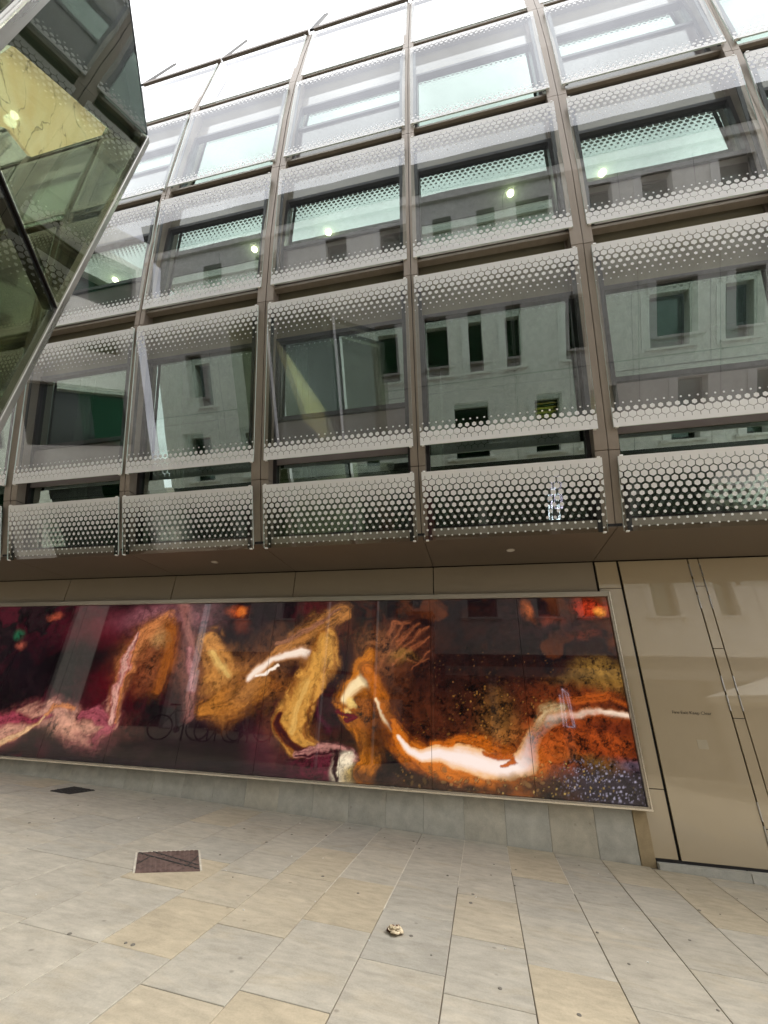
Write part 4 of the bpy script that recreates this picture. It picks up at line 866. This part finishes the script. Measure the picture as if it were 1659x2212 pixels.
# ------------------------------------------------------------------ stone building across the lane (seen in the glass)
ob = empty('stone_building', (0, -4.4, gz(0)), 'pale stone building across the lane reflected in the glass, with deep window reveals', 'building')
YW = -4.1
BZ0, BZ1 = 3.5, 15.5
lev = [(4.84, 6.50), (7.72, 9.30), (10.60, 12.15), (13.25, 14.62)]
wins = [[(-10.6, -9.55), (-8.3, -7.4), (-5.40, -4.42), (-3.75, -3.05), (-.55, .75), (2.0, 2.95), (3.55, 4.45), (5.9, 6.9), (7.9, 8.7), (9.8, 10.9)],
        [(-9.9, -9.25), (-7.2, -6.5), (-4.5, -3.75), (-2.8, -2.1), (-1.14, -.42), (.22, .68), (1.38, 1.86), (3.2, 3.75), (5.55, 6.65), (7.55, 8.3), (9.9, 10.6)],
        [(-10.4, -9.5), (-7.9, -7.1), (-5.3, -4.5), (-3.2, -2.5), (-1.2, -.3), (1.2, 2.0), (3.5, 4.4), (6.0, 6.9), (8.2, 9.0), (10.2, 11)],
        [(-9.6, -8.8), (-7.4, -6.5), (-4.6, -3.8), (-2.6, -1.6), (-.75, -.1), (.72, 1.35), (2.0, 3.05), (4.2, 4.9), (5.7, 6.6), (7.8, 8.8), (10, 11)]]
XA, XB = -11.5, 12.0
wall = MB(); zprev = BZ0
for (z0, z1), ws in zip(lev, wins):
    wall.box(XA, XB, YW - .45, YW, zprev, z0)
    xp = XA
    for a, b in ws: wall.box(xp, a, YW - .45, YW, z0, z1); xp = b
    wall.box(xp, XB, YW - .45, YW, z0, z1); zprev = z1
wall.box(XA, XB, YW - .45, YW, zprev, BZ1)
wall.build('wall', M['portland'], ob)
for (z0, z1), ws in zip(lev, wins):
    for wi, (a, b) in enumerate(ws):
        f = MB(); f.box(a, b, YW - .40, YW - .34, z1 - .06, z1); f.box(a, b, YW - .40, YW - .34, z0, z0 + .06)
        f.box(a, a + .05, YW - .40, YW - .34, z0 + .06, z1 - .06); f.box(b - .05, b, YW - .40, YW - .34, z0 + .06, z1 - .06)
        w_ = f.build('window', M['dark_frame'], ob)
        MB().box(a + .05, b - .05, YW - .38, YW - .37, z0 + .06, z1 - .06).build('pane', M['green_glass'], w_)
        MB().box(a + .05, b - .05, YW - .62, YW - .58, z0 + .06, z1 - .06).build('blind', M['blind'], w_)
        ja = 0 if z0 < 5 else -.17
        MB().box(a + ja - .03, a + ja + .20, YW - .30 if z0 < 5 else YW + .001, YW + .025, z0 - (.004 if z0 < 5 else .14), z1 - .002).build('reveal_panel', M['reveal'], w_)
        MB().box(a - .1, b + .18, YW + .001, YW + .07, z0 - .075, z0 - .005).build('sill', M['portland'], w_)
        if z0 < 5 and wi in (5, 6): 
            for q in range(4): MB().box(a + .1, b - .1, YW - .50, YW - .48, z1 - .25 - q * .13, z1 - .225 - q * .13).build('strip_light', M['strip'], w_)
# shallow joints in the stone
jn = MB()
for z in (7.15, 10.1, 12.75):
    jn.box(XA, XB, YW, YW + .012, z, z + .03)
for x in (-8.9, -6.4, -1.55, 1.62, 3.3, 5.1, 7.2, 9.3):
    jn.box(x, x + .015, YW + .001, YW + .005, 4.4, 15.0)
jn.build('stone_joint', M['fascia_stone'], ob)
cn = MB(); cn.box(XA - .3, XB + .3, YW - .45, YW + .12, 15.2, 15.5); cn.build('frieze_band', M['portland'], ob)
cn = MB()
cn.hexa([(XA - .5, YW + .16, 15.5), (XB + .5, YW + .16, 15.5), (XB + .5, YW + .45, 16.36), (XA - .5, YW + .45, 16.36), (XA - .5, YW - .4, 15.5), (XB + .5, YW - .4, 15.5), (XB + .5, YW - .4, 16.36), (XA - .5, YW - .4, 16.36)])
cn.build('cornice', M['cornice'], ob)
MB().box(XA, XB, -14, YW - .7, -.5, 15.4).build('building_mass', M['fascia_stone'], ob)
MB().box(XA, XB, YW - .45, YW - .02, 3.08, 3.5).build('fascia_band', M['shop'], ob)
MB().box(XA, XB, YW - .45, YW + .03, 2.76, 3.08).build('canopy_band', M['fascia_stone'], ob)
sf = MB()
for x in np.arange(XA, XB, 2.35): sf.box(x, x + .28, YW - .5, YW - .15, -.5, 2.76)
sf.build('pier', M['fascia_stone'], ob)
MB().box(XA, XB, YW - .62, YW - .55, -.5, 2.76).build('shopfront_glass', M['shop'], ob)

# angled wing closing the lane at its far end
aw = empty('angled_stone_wing', (-15, 0, gz(-15)), 'pale angled stone block with dark glazed openings reflected in the left panes', 'building')
def AW(u, z, o): # runs from (-11.6,-3.6) to (-16.5, 4.0)
    a = Vector((-11.6, -3.8)); b = Vector((-15.4, 3.6)); d = (b - a).normalized(); n_ = Vector((d.y, -d.x))
    q = a + d * u + n_ * o; return (q.x, q.y, z)
def abox(u0, u1, z0, z1, o0, o1):
    mb = MB(); mb.hexa([AW(u1, z0, o1), AW(u0, z0, o1), AW(u0, z1, o1), AW(u1, z1, o1), AW(u1, z0, o0), AW(u0, z0, o0), AW(u0, z1, o0), AW(u1, z1, o0)][0:8]); return mb
for (z0, z1) in ((-.6, .3), (5.2, 6.2), (8.2, 9.4), (11.4, 12.4), (14.3, 15.6)):
    abox(0, 8.3, z0, z1, -.5, 0).build('wall_band', M['portland'], aw)
for (z0, z1) in ((.3, 5.2), (6.2, 8.2), (9.4, 11.4), (12.4, 14.3)):
    for u0, u1 in ((0, .6), (3.6, 4.5), (7.6, 8.3)): abox(u0, u1, z0 + .002, z1 - .002, -.5, -.001).build('wall_pier', M['portland'], aw)
    for u0, u1 in ((.6, 3.6), (4.5, 7.6)):
        w_ = abox(u0 + .01, u1 - .01, z0 + .01, z1 - .01, -.42, -.36).build('window', M['shop'], aw)
        abox(u0 + .08, u0 + 1.4, z0 + .08, z1 - .08, -.355, -.35).build('pane', M['green_glass'], w_)

# tall dark glazed kiosk, bikes, hoops, parasols, lit sign: all in the lane, all seen only as reflections
kx0, kx1, ky = -2.55, -1.6, -3.0
kiosk = empty('glazed_lift_kiosk', (-2.1, ky, gz(-2)), 'tall narrow dark glazed kiosk mirrored in the middle of the screen', 'kiosk')
MB().box(kx0, kx1, ky - .8, ky, gz(-2.1) - .05, 4.75).build('body', M['shop'], kiosk)
MB().box(kx0 - .03, kx1 + .03, ky - .83, ky + .03, 4.752, 4.84).build('cap', M['dark_frame'], kiosk)
for x in (kx0 - .012, kx1 - .03): MB().box(x, x + .05, ky + .002, ky + .02, gz(-2.1), 4.74).build('corner_trim', M['steel'], kiosk)
for z in np.arange(1.0, 4.6, .45): MB().box(kx0 + .5, kx1 - .05, ky + .003, ky + .012, z, z + .02).build('glazing_bar', M['dark_frame'], kiosk)
MB().box(kx0 - .5, kx0 - .04, ky - .3, ky - .27, gz(-2.5), 3.0).build('red_panel', M['red'], kiosk)
MB().box(kx1 + .04, kx1 + .4, ky - .3, ky - .27, gz(-2.5), 3.0).build('red_panel', M['red'], kiosk)

def make_bike(colr, label):
    b = empty('bicycle', (0, 0, 0), label, 'bicycle', 'bicycles parked at the hoops')
    Rw = .34
    for x in (-.5, .52):
        w_ = MB().torus((x, 0, Rw), Rw - .02, .02).build('wheel', M['tyre'], b, smooth=True)
        s_ = MB()
        for k in range(12):
            t = math.pi * 2 * k / 12; s_.tube((x, 0, Rw), (x + .31 * math.cos(t), 0, Rw + .31 * math.sin(t)), .0025, 4, caps=False)
        s_.tube((x, -.04, Rw), (x, .04, Rw), .025, 8)
        s_.build('spoke', M['steel'], w_)
    f = MB(); BB = (-.05, 0, .29); SE = (-.18, 0, .78); HT = (.36, 0, .80); HB = (.40, 0, .66)
    for a, c in ((BB, SE), (SE, HT), (BB, HB), (HT, HB), (BB, (-.5, 0, Rw)), (SE, (-.5, 0, Rw)), (HB, (.52, 0, Rw))): f.tube(a, c, .016, 8)
    f.build('bike_frame', M[colr], b)
    s = MB(); s.tube(SE, (-.21, 0, .92), .012, 8); s.build('seat_post', M['steel'], b)
    s = MB(); s.hexa([(-.36, -.07, .92), (-.06, -.02, .93), (-.06, -.02, .96), (-.36, -.07, .97), (-.36, .07, .92), (-.06, .02, .93), (-.06, .02, .96), (-.36, .07, .97)]); s.build('saddle', M['tyre'], b)
    s = MB(); s.tube(HT, (.34, 0, .93), .014, 8); s.path([(.34, -.22, .93), (.34, .22, .93)], .012); 
    for y in (-.22, .22): s.path([(.34, y, .93), (.45, y, .93), (.49, y, .87), (.42, y, .80)], .012)
    s.build('handlebar', M['tyre'], b)
    s = MB().tube((-.05, -.03, .29), (-.05, .03, .29), .09, 16); s.build('chainset', M['steel'], b)
    return b
b1 = make_bike('paint_silver', 'silver bicycle leaning at the hoop furthest along the lane, seen only in the screen')
b2 = make_bike('paint_dark', 'dark bicycle between the hoops, seen only in the screen')
b3 = copy_tree(b2); b3['label'] = 'dark bicycle at the hoop nearest the kiosk, seen only in the screen'
for b_, (x, y, rz) in ((b1, (-8.75, .1, R(-35))), (b2, (-7.9, -.75, R(-60))), (b3, (-7.25, -1.25, R(-50)))):
    b_.location = (x, y, gz(x)); b_.rotation_euler = (0, 0, rz)
for i, (x, y) in enumerate(((-8.45, -.30), (-7.75, -.95), (-7.0, -1.55))):
    q = MB(); pts = [(-.36, 0, -.03), (-.36, 0, .66)] + [(-.24 - .12 * math.cos(t), 0, .66 + .12 * math.sin(t)) for t in (R(30), R(60), R(90))] + \
        [(.24 + .12 * math.sin(t), 0, .66 + .12 * math.cos(t)) for t in (0, R(30), R(60), R(90))] + [(.36, 0, -.03)]
    q.path(pts, .024, 10)
    h = q.build('cycle_hoop', M['dark_frame'], smooth=True); h.location = (x, y, gz(x)); h.rotation_euler = (0, 0, R(-40))
    tag(h, ('black cycle hoop beside the silver bicycle in the reflection', 'middle black cycle hoop between the bicycles in the reflection', 'black cycle hoop nearest the kiosk in the reflection')[i], 'cycle stand', 'cycle hoops in the lane')

def parasol(x, y, r_, zr, zt, label):
    p_ = empty('parasol', (x, y, gz(x)), label, 'parasol', 'cream parasols in the lane')
    q = MB(); n = 8
    rim = [(x + r_ * math.cos(math.pi * 2 * k / n + .2), y + r_ * math.sin(math.pi * 2 * k / n + .2), zr) for k in range(n)]
    for k in range(n):
        a, b = rim[k], rim[(k + 1) % n]
        i = len(q.v); q.v += [a, b, (x, y, zt)]; q.f.append((i, i + 1, i + 2)); q.m.append(0)
        q.quad((a[0], a[1], zr - .16), (b[0], b[1], zr - .16), b, a)
    c_ = q.build('canopy', M['canvas'], p_); sd = c_.modifiers.new('solidify', 'SOLIDIFY'); sd.thickness = .01
    MB().tube((x, y, gz(x)), (x, y, zt + .05), .028, 12).build('pole', M['wood'], p_)
    MB().tube((x, y, zt), (x, y, zt + .12), .05, 12, .02).build('finial', M['wood'], p_)
    MB().box(x - .3, x + .3, y - .3, y + .3, gz(x + .3) - .02, gz(x) + .07).build('base', M['dark_frame'], p_)
parasol(8.1, -2.0, 1.9, 2.2, 2.85, 'cream parasol nearer the doors, seen only in reflection')
parasol(10.6, .6, 1.8, 2.25, 2.85, 'cream parasol further right, seen only in reflection')

sg = empty('lit_sign', (2.7, -4.05, 1.2), 'small lit outline sign with vertical lettering mirrored at the right of the screen', 'sign')
q = MB(); yy = -4.02
q.path([(2.655, yy, 1.24), (2.655, yy, 2.40), (2.83, yy, 2.26), (2.90, yy, 1.24), (2.655, yy, 1.24)], .007, 6)
q.path([(2.655, yy, 2.40), (2.75, yy, 2.24), (2.86, yy, 1.24)], .006, 6)
q.build('outline_tube', M['neon'], sg)
MB().box(2.50, 2.95, -4.10, -4.05, 1.15, 2.50).build('backboard', M['shop'], sg)
rot = Matrix(((0, 1, 0, 0), (0, 0, 1, 0), (1, 0, 0, 0), (0, 0, 0, 1)))
text_mesh('sign_lettering', '10 NEW BURLINGTON PLACE', .072, M['neon'], sg, Matrix.Translation((2.54, -4.04, 1.24)) @ rot, .003)

# ------------------------------------------------------------------ small things on the paving
def flower(x, y):
    o = empty('dried_flower', (x, y, gz(x)), 'crumpled dried cream and brown flower head lying on the paving', 'flower')
    o.scale = (1, 1, 1)
    rs = np.random.RandomState(3)
    stalk = MB().path([(x - .005, y + .01, gz(x) + .022), (x - .035, y + .02, gz(x) + .014), (x - .052, y + .034, gz(x) + .012)], .004, 6); stalk.build('stalk', M['petal_brown'], o)
    MB().hexa([(x - .06, y + .02, gz(x) + .002), (x - .03, y, gz(x) + .002), (x - .02, y + .02, gz(x) + .012), (x - .055, y + .04, gz(x) + .016), (x - .06, y + .022, gz(x) + .001), (x - .03, y + .004, gz(x) + .001), (x - .02, y + .024, gz(x) + .010), (x - .055, y + .043, gz(x) + .014)]).build('sepal', M['petal_brown'], o)
    rs0 = np.random.RandomState(9).rand(20)
    for k in range(15):
        ring = 0 if k < 3 else (1 if k < 8 else 2)
        rr = (.016, .029, .042)[ring]; a0 = rs.rand() * 6.28 + k * 2.4
        q = MB(); N, K = 7, 5
        pts = []
        for i in range(N):
            for j in range(K):
                u = (i / (N - 1) - .5) * 1.7; v = j / (K - 1)
                ang = a0 + u; r_ = rr * (.55 + .75 * v * math.cos(u * 1.1)) + .002 * rs.randn() * .6
                h = (.004 + .040 * math.sin(v * 2.0 + .2) if ring < 2 else .004 + .026 * math.sin(v * (1.6 + 1.3 * rs0[k]))) + .004 * math.sin(u * 5 + k * 2)
                r_ *= 1 + .35 * (rs0[k] - .5)
                pts.append((x + r_ * math.cos(ang), y + r_ * math.sin(ang) * .95, gz(x) + max(.001, h)))
        q.v = pts
        for i in range(N - 1):
            for j in range(K - 1): q.f.append((i * K + j, (i + 1) * K + j, (i + 1) * K + j + 1, i * K + j + 1)); q.m.append(0)
        pe = q.build('petal', M['petal_brown'] if k in (0, 4, 11) else M['petal'], o, smooth=True)
        sd = pe.modifiers.new('solidify', 'SOLIDIFY'); sd.thickness = .0016
flower(-.656, 3.574)
gum = MB(); wht = MB()
rs = np.random.RandomState(11)
for k in range(70):
    x = rs.uniform(-5, 3); y = rs.uniform(2.2, 6.0); r_ = rs.uniform(.005, .016)
    gum.tube((x, y, gz(x) - .001), (x, y, gz(x) + .0035), r_, 9, r_ * .8)
for k in range(16):
    x = rs.uniform(-4, 2.5); y = rs.uniform(2.3, 5.9); a = rs.rand() * 3.14; L_ = rs.uniform(.008, .02)
    wht.tube((x, y, gz(x) + .0045), (x + L_ * math.cos(a), y + L_ * math.sin(a), gz(x) + .0045), .003, 5)
gum_o = tag(gum.build('gum_spots', M['gum']), 'flattened dark spots of old chewing gum scattered on the paving', 'litter', kind='stuff')
tag(wht.build('litter_bits', M['white_metal']), 'tiny white scraps of litter scattered on the paving', 'litter', kind='stuff')
